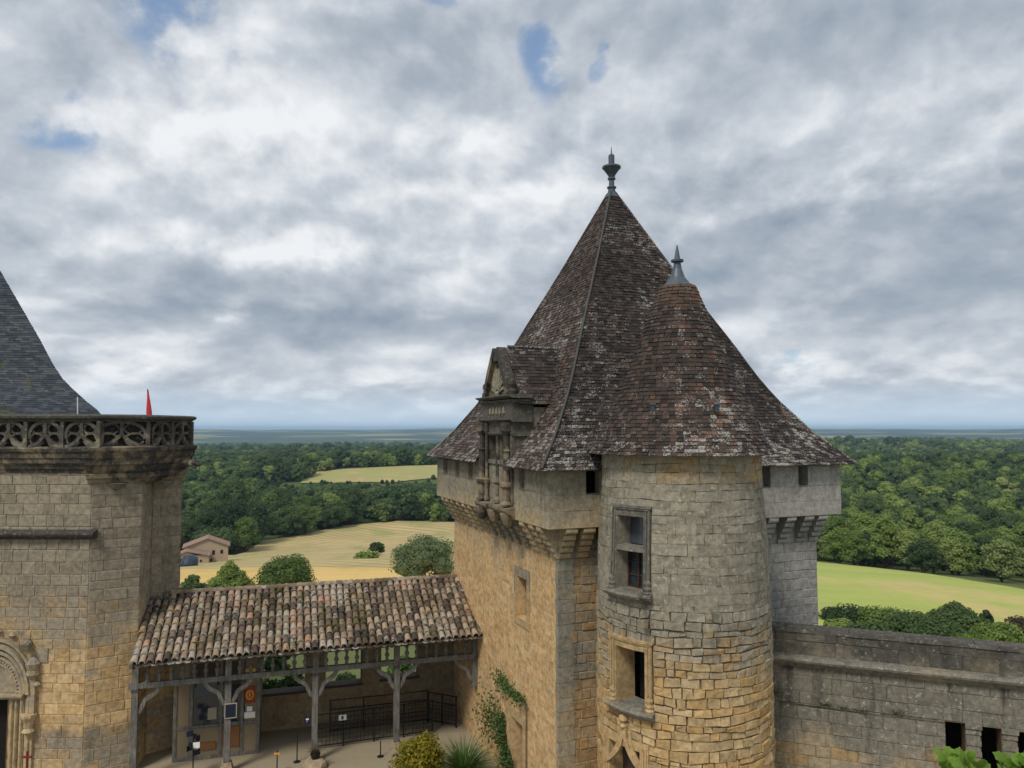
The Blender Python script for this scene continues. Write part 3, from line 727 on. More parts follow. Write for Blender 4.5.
# ------------------------------------------------------------------ gate tower
ANG = R_(21.2)
eL = Vector((-sin(ANG), cos(ANG), 0)); eF = Vector((cos(ANG), sin(ANG), 0)); LL, LF = 10.8, 9.92
c0 = Vector((.94, 19.5, 0)); SB = .55
PL = Plane(c0, eL, -eF); PF = Plane(c0, eF, -eL)
c1 = c0+eL*SB+eF*SB; LL1, LF1 = LL-2*SB, LF-2*SB
QL = Plane(c1, eL, -eF); QF = Plane(c1, eF, -eL)
QR = Plane(c1+eF*LF1, eL, eF); QB = Plane(c1+eL*LL1, eF, eL)
PR = Plane(c0+eF*LF, eL, eF); PB = Plane(c0+eL*LL, eF, eL)
ZP, ZT = 7.38, 8.98
gate = thing('gate_tower', 'square ochre gate tower with a tall pyramid tile roof behind the round tower', 'tower', tuple(c0))
slit = QL.rect(517.5, 575, 527.5, 622); door = QL.rect(513, 716, 523.5, 790)
hl = [(*slit, .30), (door[0], door[1], -1.2, door[3], .5)]
for (a, b_, s_) in ((519, 592, 2), (452, 573, 2.4)): 
    q = QL.hit(a, b_)
    if a == 452: hl.append((q[0]-.12, q[0]+.12, q[1]-.12, q[1]+.12, .3))
mb = MB(); stones(mb, QL, .35, LL1, -1.2, ZP, hl, (.11, .22), (.13, .42), .006, .005, .03, .002, 3)
panel(mb, QL, 0, LL1, -1.2, ZP, hl, .35); mb.build('left_wall', M_gateL, gate)
mb = MB(); r_ = random.Random(4); z = -1.2; k = 0
while z < ZP-.05:
    h = min(r_.uniform(.3, .42), ZP-z)
    mb.cur = r_.random(); w = .16 if k % 2 else .12
    mb.box(QL, -.02, w, z+.005, z+h-.005, -.1, .03); mb.cur = r_.random(); mb.box(QF, -.028, .30+w, z+.005, z+h-.005, -.1, .032); z += h; k += 1
mb.build('corner_stones', masonry('corner_stone', (.34, .27, .17), (.36, .31, .22), (.25, .235, .19), 0, 6, k=1.2, bias=.1, speck=.4, dark=.4), gate)
mb = MB(); stones(mb, QF, .3, LF1, -1.2, ZP, (), (.2, .34), (.25, .6), .03, .014, .015, .01, 5)
panel(mb, QF, 0, LF1, -1.2, ZP, ()); 
f_front = mb.build('front_wall', M_gateF, gate)
mb = MB(); 
for Q, L in ((QR, LL1), (QB, LF1)): stones(mb, Q, 0, L, -6, ZP, (), (.25, .36), (.3, .65), .02, .01, .01, .008, 6); panel(mb, Q, 0, L, -6, ZP, ())
mb.build('rear_wall', M_gateR, gate)
# right-hand pale portion of the front wall is a separate, cleaner building stage
mb = MB(); u_ = QF.hit(764, 560)[0]
stones(mb, lambda u, v, w=0.: QF(u, v, w+.035), u_-.6, LF1, -1.2, ZP, (), (.22, .34), (.3, .6), .02, .012, .01, .008, 8)
panel(mb, lambda u, v, w=0.: QF(u, v, w+.034), u_-.6, LF1+.02, -1.2, ZP, ()); mb.build('front_wall', M_gateR, gate)
# parapet storey
holesL = [PL.rect(444, 456, 448, 474), PL.rect(456, 457, 459.5, 477), PL.rect(469, 459, 473, 480), PL.rect(519.5, 467, 525, 490)]
holesL = [(a, b_, c_, ZT-.12, .35) for a, b_, c_, d in holesL]
holesF = [PF.rect(585.5, 469, 601, 493.5), PF.rect(758, 465, 770, 487), PF.rect(798, 465, 807.5, 485.5)]
holesF = [(a, b_, c_, ZT-.1, .35) for a, b_, c_, d in holesF]
for P_, L, hs, mt, sd in ((PL, LL, holesL, M_par, 9), (PF, LF, holesF, M_par, 10), (PR, LL, [], M_gateR, 11), (PB, LF, [], M_gateR, 12)):
    mb = MB()
    if P_ is PF:
        uS = PF.hit(690, 480)[0]
        stones(mb, P_, 0, uS, ZP, ZT, hs, (.48, .56), (.6, 1.15), .012, .009, 0, .004, sd); panel(mb, P_, 0, uS, ZP, ZT, hs[:1], .35)
        mb.build('parapet_wall', mt, gate); mb = MB()
        stones(mb, P_, uS, L, ZP, ZT, hs, (.48, .56), (.6, 1.1), .012, .009, 0, .004, sd+30); panel(mb, P_, uS, L, ZP, ZT, hs[1:], .35); mt = M_gateR
    else:
        stones(mb, P_, 0, L, ZP, ZT, hs, (.48, .56), (.5, .95), .012, .009, 0, .004, sd); panel(mb, P_, 0, L, ZP, ZT, hs, .35)
    mb.quad(P_(0, ZP, 0), P_(L, ZP, 0), P_(L, ZP, -SB), P_(0, ZP, -SB))
    mb.build('parapet_wall', mt, gate)
mb = MB()   # near-black sheets painting the interior shade behind the openings
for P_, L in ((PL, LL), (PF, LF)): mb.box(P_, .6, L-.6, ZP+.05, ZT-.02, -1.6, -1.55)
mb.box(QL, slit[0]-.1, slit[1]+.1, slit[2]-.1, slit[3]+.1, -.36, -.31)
mb.build('shade_sheet', M_black, gate)
mb = MB(); mb.box(QL, slit[0], slit[1], slit[2], slit[3], -.30, -.27); mb.build('slit_shutter', M_plast, gate)
mb = MB(); mb.box(QL, door[0], door[1], GZ, door[3], -.48, -.43); mb.build('side_door', M_dwood, gate)
mb = MB(); mb.cur = .6
for q_i, (a, b_, c_, d) in enumerate(((slit[0]-.22, slit[1]+.22, slit[3]+.002, slit[3]+.28), (slit[0]-.26, slit[1]+.2, slit[2]-.22, slit[2]-.002), (slit[0]-.2, slit[0]-.001, slit[2], slit[3]), (slit[1]+.001, slit[1]+.22, slit[2], slit[3]),
                        (door[0]-.3, door[1]+.3, door[3]+.002, door[3]+.3), (door[0]-.28, door[0]-.001, GZ, door[3]), (door[1]+.001, door[1]+.3, GZ, door[3]))):
    if q_i == 4: mb.build('dressed_surround', M_oc, gate); mb = MB(); mb.cur = .6
    mb.box(QL, a, b_, c_, d, -.05, .035)
mb.build('dressed_surround', M_oc, gate)
# corbels
def corbel_prof(n, z0, z1, dep):
    pts = [(-.1, z0)]; h = (z1-z0)/n
    for i in range(n):
        w0 = dep*(i+.25)/n; w1 = dep*(i+1)/n; a = z0+i*h
        pts += [(w0, a+.01), (w0+(w1-w0)*.6, a+h*.14), (w1, a+h*.42), (w1, a+h*.86), (w1-.015, a+h*.93), (w0+.03, a+h*.97)]
    pts += [(dep*1.0, z1-.002), (-.1, z1-.002)]
    return pts
k = 0
for Q, L, npc, ww in ((QL, LL1, 14, .3), (QF, LF1, 13, .34), (QR, LL1, 14, .3)):
    for i in range(npc+1):
        u = L*i/npc; z0 = 6.5
        if i == 0: u += ww*.45
        if i == npc: u -= ww*.45
        mt = M_gateR if (Q is QF and i > 8) or Q is QR else M_par
        if Q is QL and 3 <= i <= 8: mt = M_oc
        mb = MB(); mb.cur = rng.random(); mb.prof(Q, corbel_prof(5, z0, ZP, SB-.01), u-ww/2, u+ww/2); mb.build('corbel', mt, gate)
mb = MB()   # small arches filling between corbels, at the back
mb.build  # (no extra)
# main roof
cen = c0+eL*LL/2+eF*LF/2
OV = .32
def zprof(s):
    K_ = [(0, 8.93), (.15, 9.82), (.30, 10.98), (.38, 11.78), (.46, 12.72), (.75, 15.85), (1.0, 18.72)]
    for (a, za), (b, zb) in zip(K_, K_[1:]):
        if s <= b: return za+(zb-za)*(s-a)/(b-a)
    return K_[-1][1]
def rfpt(A, B, s, t, up=0., nrm=None):
    q = A.lerp(B, t).lerp(cen, s); p = Vector((q.x, q.y, zprof(s)))
    return p+nrm*up if nrm else p
co_ = [c0-eL*OV-eF*OV, c0+eF*(LF+OV)-eL*OV, c0+eF*(LF+OV)+eL*(LL+OV), c0+eL*(LL+OV)-eF*OV]
dt0, dt1 = 2.35, 5.15         # dormer footprint along the left face
def roof_face(A, B, seed, skip=None, expo=.115, tw=.17, smax=.982):
    mb = MB(); r = random.Random(seed); base_ = MB()
    mid = A.lerp(B, .5); s = 0.; k = 0
    out = (mid-cen); out.z = 0; out.normalize()
    while s < smax:
        ds = .01; d1 = rfpt(A, B, s, .5); d2 = rfpt(A, B, min(1, s+ds), .5); sl_ = (d2-d1).length/ds
        s2 = min(smax, s+expo/sl_); dv = (d2-d1).normalized(); nr = Vector((out.x*dv.z, out.y*dv.z, math.hypot(dv.x, dv.y)))
        a, b = A.lerp(cen, s), B.lerp(cen, s); W_ = (b-a).length; n = max(1, int(W_/tw)); offs = (k % 2)*.5
        cuts = [0.]+[min(.999, max(.001, (i+offs+r.uniform(-.12, .12))/n)) for i in range(0 if offs else 1, n)]+[1.]
        sag = .02*sin(s*19+seed)
        for t0, t1 in zip(cuts, cuts[1:]):
            tm = (t0+t1)/2; pm = A.lerp(B, tm).lerp(cen, s)
            if skip and skip(pm): continue
            mb.cur = r.random(); th = r.uniform(.012, .032); tilt = r.uniform(-.008, .008)
            if r.random() < .02: th += .02
            g_ = .006/max(.2, W_)
            p0 = rfpt(A, B, s, t0+g_, th+tilt, nr); p1 = rfpt(A, B, s, t1-g_, th-tilt, nr); dr = r.uniform(-.012, .006)
            p0 = p0-dv*(.01+dr); p1 = p1-dv*(.01+dr+r.uniform(-.005, .005))
            p2 = rfpt(A, B, s2, t1-g_, .006, nr); p3 = rfpt(A, B, s2, t0+g_, .006, nr)
            b0 = p0-nr*(th+.004); b1 = p1-nr*(th+.004)
            i = len(mb.v); mb.v += [p0, p1, p2, p3, b0, b1]
            for f_ in ((0, 1, 2, 3), (4, 5, 1, 0), (0, 3, 4), (1, 5, 2)): mb.f.append(tuple(i+q for q in f_)); mb.r.append(mb.cur); mb.mi.append(0)
        s = s2; k += 1
    nt, ns = 48, 24
    for i in range(nt):
        for j in range(ns):
            t0, t1 = i/nt, (i+1)/nt; s0, s1 = j/ns, (j+1)/ns
            if skip and skip(A.lerp(B, (t0+t1)/2).lerp(cen, (s0+s1)/2)): continue
            mb.cur = .1; mb.quad(rfpt(A, B, s0, t0), rfpt(A, B, s0, t1), rfpt(A, B, s1, t1), rfpt(A, B, s1, t0))
    # eave soffit
    e0, e1 = A.lerp(cen, .08), B.lerp(cen, .08)
    if not skip: mb.quad(Vector((*A[:2], 8.925)), Vector((*B[:2], 8.925)), Vector((*e1[:2], 8.9)), Vector((*e0[:2], 8.9)))
    return mb
def skipL(p):
    d = (p-c0); u = d.dot(eL); dd = d.dot(eF); return dt0 < u < dt1 and dd < .95
roof_face(co_[3], co_[0], 1, skipL).build('roof', M_tileL, gate)
roofF = roof_face(co_[0], co_[1], 2).build('roof', M_tileR, gate)
roof_face(co_[1], co_[2], 3, expo=.2, tw=.3).build('roof', M_tileR, gate); roof_face(co_[2], co_[3], 4, expo=.2, tw=.3).build('roof', M_tileR, gate)
for i, (cc_, wd) in enumerate(zip(co_, (.042, .04, .04, .04))):
    mb = MB(); pts_ = []
    for j in range(25):
        s = .98*j/24; q = cc_.lerp(cen, s); pts_.append(Vector((q.x, q.y, zprof(s)+.035+.02*(i == 0))))
    mb.tube(pts_, wd, 6); mb.build('hip_flashing', M_leadG if i == 0 else M_tileR, roofF, True)
# lead finial
za = zprof(.955)
mb = MB(); s = .93
rows = []
for s, o in ((.965, .03), (1.0, .02)):
    rows.append([Vector((*(c_.lerp(cen, s)+ (c_-cen).normalized()*o)[:2], zprof(s)+.05)) for c_ in co_])
mb.grid(rows, True)
zf = 18.7; prof_ = [(.16, zf-.25), (.15, zf), (.20, zf+.02), (.20, zf+.08), (.12, zf+.12), (.11, zf+.42), (.17, zf+.45), (.17, zf+.52), (.12, zf+.55), (.16, zf+.66), (.36, zf+.98), (.40, zf+1.0), (.40, zf+1.08), (.15, zf+1.14), (.13, zf+1.2), (.13, zf+1.62), (.09, zf+1.68), (.03, zf+1.72), (.012, zf+2.05)]
prof_ = [(r*.85, z-.25*(z-zf)) for r, z in prof_]
mb.lathe((cen.x, cen.y, 0), prof_, 14); mb.build('finial', M_lead, gate, False)

# dormer on the left face
DW = .14
D = lambda u, v, w=0.: PL(u, v, w)
dor = MB(); dm = .0
u0, u1 = 2.42, 5.08; um = (u0+u1)/2
# body side walls / cheek
mb = MB()
for a, b_ in ((u0+.03, u0+.32), (u1-.32, u1-.03)): mb.box(D, a, b_, 8.7, 10.66, -1.9, -.55)
mb.box(D, u0+.3, u1-.3, 8.9, 10.6, -.75, -.62)
dormer = mb.build('dormer', M_oc, gate)
mb = MB()      # stone frame
mb.cur = .4
for a, b_ in ((u0, u0+.5), (u1-.5, u1)): mb.box(D, a, b_, ZP+.15, 10.2, -.6, DW-.06)
mb.box(D, u0+.48, u1-.48, 9.86, 10.9, -.55, .05)      # lintel + frieze
mb.box(D, u0, u0+.5, 10.2, 10.9, -.62, .06); mb.box(D, u1-.5, u1, 10.2, 10.9, -.62, .06); mb.box(D, u0-.01, u0+.1, 8.9, 10.88, -.6, -.05)
for z_, pr in ((9.80, .10), (10.22, .20), (10.78, .14), (10.92, .26)):
    mb.prof(D, [(-.5, z_), (pr*.5, z_), (pr*.75, z_+.04), (pr, z_+.06), (pr, z_+.10), (-.5, z_+.12)], u0-pr*.7, u1+pr*.7)
mb.build('frame', M_trim, dormer)
mb = MB()      # pilasters with pedestals and candelabra shapes
for uc in (u0+.22, u0+.52, u1-.52, u1-.22):
    if uc in (u0+.52, u1-.52): rr, wc = .055, .10
    else: rr, wc = .11, .16
    mb.lathe(D(uc, 0, wc), [(rr*1.5, 7.75), (rr*1.7, 7.8), (rr*1.1, 7.9), (rr*1.2, 8.25), (rr*1.9, 8.32), (rr*1.9, 8.4), (rr*1.0, 8.46), (rr*.9, 9.3), (rr*1.3, 9.36), (rr*.8, 9.42), (rr*.8, 9.8), (rr*1.6, 9.95), (rr*1.6, 10.2)], 8)
mb.lathe(D(um, 0, .02), [(.15, 7.75), (.16, 7.85), (.08, 7.95), (.09, 8.3), (.15, 8.36), (.07, 8.44), (.065, 9.8)], 8)
mb.build('pilaster', M_trimD, dormer)
mb = MB(); mb.cbox(D, u0+.5, u1-.5, 8.93, 9.05, -.2, .06, 1); mb.cbox(D, um-.07, um+.07, 7.75, 9.86, -.25, -.02, 1)
mb.build('mullion', M_trimG, dormer)
mb = MB(); mb.box(D, u0+.4, u1-.4, 7.6, 9.9, -.3, -.26); mb.build('shutter', M_oc, dormer)
mb = MB()     # projecting moulded sill
mb.prof(D, [(-.1, 7.4), (.05, 7.38), (.12, 7.5), (.26, 7.55), (.3, 7.62), (.3, 7.7), (-.1, 7.74)], u0-.12, u1+.12)
for uc in (u0+.2, um, u1-.2): mb.lathe(D(uc, 0, .12), [(.05, 7.12), (.13, 7.2), (.2, 7.35), (.24, 7.5), (.24, 7.55)], 8)
mb.build('sill', M_trimD, dormer)
# pediment
zp0, zp1 = 11.02, 12.46
mb = MB(); mb.poly(D, [(u0+.3, zp0), (u1-.3, zp0), (u1-.42, zp0+.45), (um+.12, zp1-.25), (um-.12, zp1-.25), (u0+.42, zp0+.45)], -.2, 0)
for sg in (-1, 1):
    pts_ = [(um+sg*(1.02-.12*t-.78*t**1.3), zp0+.02+(zp1-zp0)*t) for t in [i/8 for i in range(9)]]
    mb.ribbon(D, pts_, .10, -.16, .14)
    mb.lathe(D(um+sg*1.18, 0, .0), [(.12, zp0), (.14, zp0+.12), (.07, zp0+.2), (.12, zp0+.32), (.1, zp0+.42), (.02, zp0+.5)], 8)
mb.box(D, um-.16, um+.16, zp1-.35, zp1+.05, -.16, .12)
mb.build('pediment', M_trimD, dormer)
mb = MB()     # shell relief
for i in range(11):
    a = pi*(i+.5)/11; mb.ribbon(D, [(um+.08*cos(a), zp0+.14+.08*sin(a)), (um+.52*cos(a), zp0+.14+.72*sin(a))], .045, 0.01, .05+.012*(i % 2))
mb.lathe(D(um, 0, .02), [(.1, zp0+.02), (.12, zp0+.1), (.05, zp0+.16)], 8)
for i in range(5): mb.poly(D, [(u0+.75+i*.3+(.11 if j % 2 else .07)*cos(pi*j/6), 10.56+(.14 if j % 2 else .08)*sin(pi*j/6)) for j in range(12)], .045, .075)
mb.build('shell_relief', M_par, dormer)
# dormer roof
mb = MB(); r_ = random.Random(8); zr, ze = 12.56, 10.74
for sg in (-1, 1):
    ue = um+sg*1.48; ns_ = 17
    for i in range(ns_):
        t0, t1 = i/ns_, (i+1)/ns_; n = 13
        for j in range(n):
            w0 = -.2-(j+(i % 2)*.5-.5)/n*2.9; w1 = -.2-(j+1+(i % 2)*.5-.5)/n*2.9; mb.cur = r_.random(); th = r_.uniform(.01, .03)
            f_ = lambda t, w, o: D(ue+(um-ue)*t+sg*o*.6, ze+(zr-ze)*t+o*.7, w)
            a, b_, c_, d = f_(t0, w0, th), f_(t0, w1+.008, th), f_(t1, w1+.008, .003), f_(t1, w0, .003); e_, h_ = f_(t0, w0, -.01), f_(t0, w1+.008, -.01)
            mb.quad(a, b_, c_, d); mb.quad(e_, h_, b_, a)
    mb.cur = .1; mb.quad(D(ue, ze, -.3), D(um, zr, -.3), D(um, zr, -3.2), D(ue, ze, -3.2))
mb.tube([D(um, zr+.02, -.3), D(um, zr+.02, -2.5)], .06, 6)
mb.build('dormer_roof', M_tileR, dormer)
mb = MB(); mb.poly(D, [(u0+.1, 10.6), (u1-.1, 10.6), (um+.1, zr-.1), (um-.1, zr-.1)], -.5, -.22); mb.build('gable', M_trim, dormer)

# ------------------------------------------------------------------ stair tower (round)
TC = Vector((4.43, 19.6)); PH0 = math.atan2(-TC.x, -TC.y)    # u measured from the direction towards the camera
def TR(z): return 2.045+.135*sm(9.3-z, 0.3, 3.0)
R0 = 2.18
DIR0 = Vector((-TC.x, -TC.y)).normalized()
def TM(u, v, w=0.):
    a = u/R0; ca, sa = cos(a), sin(a); d = Vector((DIR0.x*ca-DIR0.y*sa, DIR0.x*sa+DIR0.y*ca)); r = TR(v)+w
    return Vector((TC.x+d.x*r, TC.y+d.y*r, v))
def thit(px, py):
    d = raydir(px, py); r = R0
    for _ in range(3):
        a = d.x**2+d.y**2; b_ = -2*(d.x*TC.x+d.y*TC.y); c_ = TC.x**2+TC.y**2-r*r; q = b_*b_-4*a*c_
        t = (-b_-sqrt(max(q, 0)))/(2*a); z = CAMZ+d.z*t; r = TR(z)
    p = Vector((d.x*t-TC.x, d.y*t-TC.y)); ang = math.atan2(DIR0.x*p.y-DIR0.y*p.x, DIR0.dot(p)); return ang*R0, z
def trect(x0, y0, x1, y1):
    a = thit(x0, (y0+y1)/2); b_ = thit(x1, (y0+y1)/2); xm = (x0+x1)/2
    return a[0], b_[0], thit(xm, y1)[1], thit(xm, y0)[1]
stair = thing('stair_tower', 'round stone stair tower with a conical tile roof in front of the gate tower', 'tower', (TC.x, TC.y, 0))
W1 = trect(617, 516, 643.5, 591); W2 = trect(617.5, 649, 645.5, 706)
Wd = trect(611, 746, 641, 790); HOL = [(W1[0], W1[1], W1[2], W1[3], .42), (W2[0], W2[1], W2[2], W2[3], .55), (Wd[0], Wd[1], -1.2, Wd[3], .4)]
UB = pi*R0
mb = MB(); fr = .2
hs = [(h[0]-fr, h[1]+fr, h[2]-.22, h[3]+.2) for h in HOL]
stones(mb, TM, -UB*.62, UB*.62, 5.75, 9.35, hs, (.15, .30), (.22, .6), .008, .0025, .03, .010, 21, -.06)
stones(mb, TM, -UB*.62, UB*.62, -1.2, 5.75, hs, (.13, .27), (.17, .52), .036, .013, .04, .020, 22, -.06)
mb.build('wall', M_tow, stair)
mb = MB(); panel(mb, TM, -UB, UB, -1.2, 9.35, HOL, .4, .25, .5, -.035, MB()); mb.build('wall_core', M_mort, stair)
for h in HOL: rv = MB(); panel(MB(), TM, h[0]-.01, h[1]+.01, h[2]-.01, h[3]+.01, [h], .4, .25, .5, -.035, rv); rv.build('opening_reveal', M_oc, stair)
mb = MB(); mb.lathe((TC.x, TC.y, 0), [(1.9, 9.36), (2.1, 9.33), (2.32, 9.38)], 40); mb.build('eave_ring', M_oc, stair)
# conical roof
def cz(s):      # s along slope 0..1 -> (radius, z)
    K_ = [(0, 2.37, 9.37), (.16, 2.03, 9.97), (.30, 1.72, 10.58), (.5, 1.33, 11.5), (.75, .87, 12.75), (1, .47, 13.80)]
    for (a, ra, za_), (b, rb, zb_) in zip(K_, K_[1:]):
        if s <= b: t = (s-a)/(b-a); return ra+(rb-ra)*t, za_+(zb_-za_)*t
    return K_[-1][1:]
mb = MB(); r_ = random.Random(31); nrow = 45
for k in range(nrow):
    r0, z0 = cz(k/nrow); r1, z1 = cz((k+1)/nrow); n = max(10, int(2*pi*r0/.165)); l = math.hypot(r0-r1, z1-z0); nx, nz = (z1-z0)/l, (r0-r1)/l
    for j in range(n):
        a0 = 2*pi*(j+(k % 2)*.5+r_.uniform(-.1, .1))/n; a1 = 2*pi*(j+.96+(k % 2)*.5)/n; mb.cur = r_.random(); th = r_.uniform(.012, .034)
        if k > nrow-6: mb.cur = .85+.15*r_.random()
        def cp(a, r, z, o, sl=0.): return Vector((TC.x+cos(a)*(r+nx*o), TC.y+sin(a)*(r+nx*o), z+nz*o+sl))
        p0 = cp(a0, r0, z0, th); p1 = cp(a1, r0, z0, th+r_.uniform(-.006, .006)); p2 = cp(a1, r1, z1, .006); p3 = cp(a0, r1, z1, .006)
        i = len(mb.v); mb.v += [p0, p1, p2, p3, cp(a0, r0, z0, -.005), cp(a1, r0, z0, -.005)]
        for f_ in ((0, 1, 2, 3), (4, 5, 1, 0), (0, 3, 4), (1, 5, 2)): mb.f.append(tuple(i+q for q in f_)); mb.r.append(mb.cur); mb.mi.append(0)
mb.cur = .1; mb.lathe((TC.x, TC.y, 0), [(cz(i/12)[0]-.012, cz(i/12)[1]) for i in range(13)], 48)
rc = mb.build('roof', M_tileC, stair)
mb = MB(); mb.lathe((TC.x, TC.y, 0), [(.49, 13.72), (.40, 13.84), (.33, 13.88), (.2, 14.05), (.12, 14.28), (.09, 14.46), (.17, 14.48), (.17, 14.53), (.08, 14.56), (.05, 14.75), (.015, 14.93)], 14); mb.build('finial', M_lead, stair)
for (px, py) in ((652, 409), (716, 409)):
    q = at(px, py, 17.8); mb = MB(); mb.bar(q, q+Vector((0, -.1, .12)), .14, .04); mb.bar(q+Vector((0, -.02, -.06)), q+Vector((0, -.05, .08)), .09, .09); mb.build('roof_vent', M_lead, rc)
def window(W_, depth, name, upper):
    a, b_, c_, d = W_
    mb = MB(); mb.cur = .7
    mb.cbox(TM, a-.20, a-.001, c_-.05, d+.2, -.05, .05, 1); mb.cbox(TM, b_+.001, b_+.18, c_-.05, d+.2, -.05, .05, 1); mb.cbox(TM, a, b_, d+.001, d+.2, -.05, .05, 3)
    mb.cbox(TM, a-.235, b_+.215, d+.2, d+.26, .0, .10, 4)
    for u in (a-.17, a-.07, b_+.07, b_+.15):
        pts_ = [TM(u, c_, .065), TM(u, d+.17, .065)]; mb.tube(pts_, .02, 6)
    mb.cbox(TM, a-.17, b_+.15, d+.16, d+.19, .05, .085, 4)
    for u in (a-.12, b_+.11): mb.lathe(TM(u, 0, .03), [(.10, c_-.04), (.12, c_+.02), (.09, c_+.06), (.11, c_+.12), (.08, c_+.17), (.1, c_+.25), (.06, c_+.32)], 8)
    win = mb.build('window', M_oc if not upper else M_trimG, stair)
    mb = MB(); n = 7
    rows = []
    for i in range(n+1):
        u = a-.26+(b_-a+.5)*i/n
        rows.append([TM(u, z_, w_) for w_, z_ in ((-.02, c_-.26), (.06, c_-.24), (.10, c_-.17), (.2, c_-.13), (.23, c_-.07), (.2, c_-.02), (-.02, c_+.004))])
    mb.grid(rows, True); mb.ngon(rows[0]); mb.ngon(rows[-1]); mb.cbox(TM, a, b_, c_-.04, c_+.01, -depth, .0, 3)
    mb.build('sill', M_trimG, win)
    mb = MB(); mb.cbox(TM, a-.05, b_+.05, c_-.05, d+.05, -depth-.25, -depth-.2, 2); mb.build('room_shade', M_black, win)  # near-black plate paints the darkness of the room behind
    return win
win = window(W1, .42, 'window', True); a, b_, c_, d = W1
tz = thit(630, 548.5)[1]
mb = MB(); mb.cbox(TM, a, b_, tz-.06, tz+.06, -.3, .03, 3); mb.build('transom', M_trimG, win)
mb = MB(); mb.cbox(TM, a+.02, b_-.02, tz+.06, d, -.42, -.39, 2); mb.build('pane', M_glassB, win)
mb = MB(); mb.cbox(TM, a+.02, b_-.02, c_, tz-.06, -.42, -.40, 2); mb.build('pane', M_glass, win)
mb = MB()
for u in (a+.03, (a+b_)/2+.02, b_-.03): mb.box(TM, u-.025, u+.025, c_, tz-.06, -.40, -.35)
for z_ in (c_+.03, tz-.09): mb.cbox(TM, a, b_, z_-.025, z_+.025, -.40, -.36, 2)
cas = mb.build('casement', M_rwood, win)
mb = MB()
for k in (1, 2): z_ = c_+(tz-.06-c_)*k/3; mb.cbox(TM, a, b_, z_-.008, z_+.008, -.40, -.37, 2)
mb.build('glazing_bar', M_leadG, cas)
win2 = window(W2, .55, 'window', False)
# ogee door surround
mb = MB(); a, b_, c_, d = Wd; uc, zt = thit(625.5, 725)
for sg in (-1, 1):
    for off, wd in ((0, .05), (.13, .04)):
        pts_ = [(uc+sg*(.03+off+(.62)*t**1.5)*1.0, zt-.02-off*.5-1.0*t**.62) for t in [i/10 for i in range(11)]]
        mb.ribbon(TM, pts_, wd, 0, .10-off*.3)
mb.lathe(TM(uc, 0, .08), [(.03, zt-.08), (.09, zt), (.05, zt+.07), (.12, zt+.16), (.10, zt+.24), (.02, zt+.3)], 8)
mb.build('ogee_hood', M_oc, stair); mb = MB(); mb.cbox(TM, a-.25, a, -1, d+.2, 0, .06, 1); mb.cbox(TM, b_, b_+.22, -1, d+.2, 0, .06, 1); mb.cbox(TM, a, b_, d, d+.2, 0, .06, 2)
for u in (a-.2, a-.1, b_+.08, b_+.16): mb.tube([TM(u, -1, .07), TM(u, d+.1, .07)], .025, 6)
ds = mb.build('door_surround', M_oc, stair)
mb = MB(); mb.cbox(TM, a, b_, -1, d, -.38, -.34, 2); mb.build('door', M_dwood, stair)

# ------------------------------------------------------------------ curtain wall on the right
cw0 = Vector((7.1, 20.9, 0)); cwd = Vector((5.63, -2.14, 0)).normalized(); cwn = Vector((cwd.y, -cwd.x, 0))
CW = Plane(cw0, cwd, cwn); LW = 11.
cw = thing('curtain_wall', 'dark lichen stained curtain wall with a moulded ledge and rectangular openings', 'wall', tuple(cw0))
ops = []
o1 = CW.rect(945, 722, 965.5, 790); o2 = CW.rect(980.5, 726, 1003.5, 790); pw = o2[0]-o1[0]
zO = CW.hit(955, 722)[1]; wO = o1[1]-o1[0]
for i in range(5): ops.append((o1[0]+pw*i, o1[0]+pw*i+wO*1.08, .9, zO-.02*i, .5))
mb = MB(); stones(mb, CW, -1.2, LW, -1.2, 3.62, ops, (.26, .4), (.35, .9), .02, .012, .012, .008, 41); mb.mat = 1; panel(mb, CW, -1.2, LW, -1.2, 3.62, ops, .5); mb.build('wall', [M_wallR, M_mort], cw)
mb = MB(); mb.prof(CW, [(-.3, 3.52), (.05, 3.54), (.10, 3.60), (.12, 3.66), (.22, 3.70), (.24, 3.76), (.20, 3.80), (.12, 3.83), (-.3, 3.86)], -1.0, LW); mb.build('ledge', M_trimG, cw)
CP = lambda u, v, w=0.: CW(u, v, w-.10)
mb = MB(); stones(mb, CP, -1.6, LW, 3.84, 4.5, (), (.26, .36), (.45, 1.1), .02, .012, .008, .01, 42); panel(mb, CP, -1.6, LW, 3.84, 4.5)
r_ = random.Random(43); u = -1.6
while u < LW:
    w_ = r_.uniform(.5, 1.1); mb.cur = r_.random(); e_ = r_.uniform(-.015, .015)
    mb.hexa([CP(u, 4.44, .04+e_), CP(u+w_, 4.44, .04+e_), CP(u+w_, 4.44, -.5), CP(u, 4.44, -.5), CP(u, 4.54+e_, .0), CP(u+w_-.01, 4.54+e_, .0), CP(u+w_-.01, 4.56, -.46), CP(u, 4.56, -.46)]); u += w_
mb.box(CP, -1.6, LW, 3.42, 4.44, -.5, -.46)
mb.build('parapet', masonry('parapet_dark', (.2, .17, .12), (.23, .2, .15), (.085, .08, .07), 3.5, 4.6, k=1.2, bias=.1, speck=.6, dark=.8), cw)
for o in ops[:4]:
    mb = MB(); a, b_ = o[1]+.05, o[0]+pw-.03
    for i in range(7):
        z_ = o[3]-.14-i*.27; mb.cur = rng.random(); mb.box(CW, a-.03, b_+.03, z_-.10, z_+.02, -.3, .055); mb.box(CW, a, b_, z_-.25, z_-.1, -.3, .03)
    mb.box(CW, a-.05, b_+.05, o[3]-.1, o[3]+.02, -.3, .09)
    mb.build('pier', M_wallR, cw)
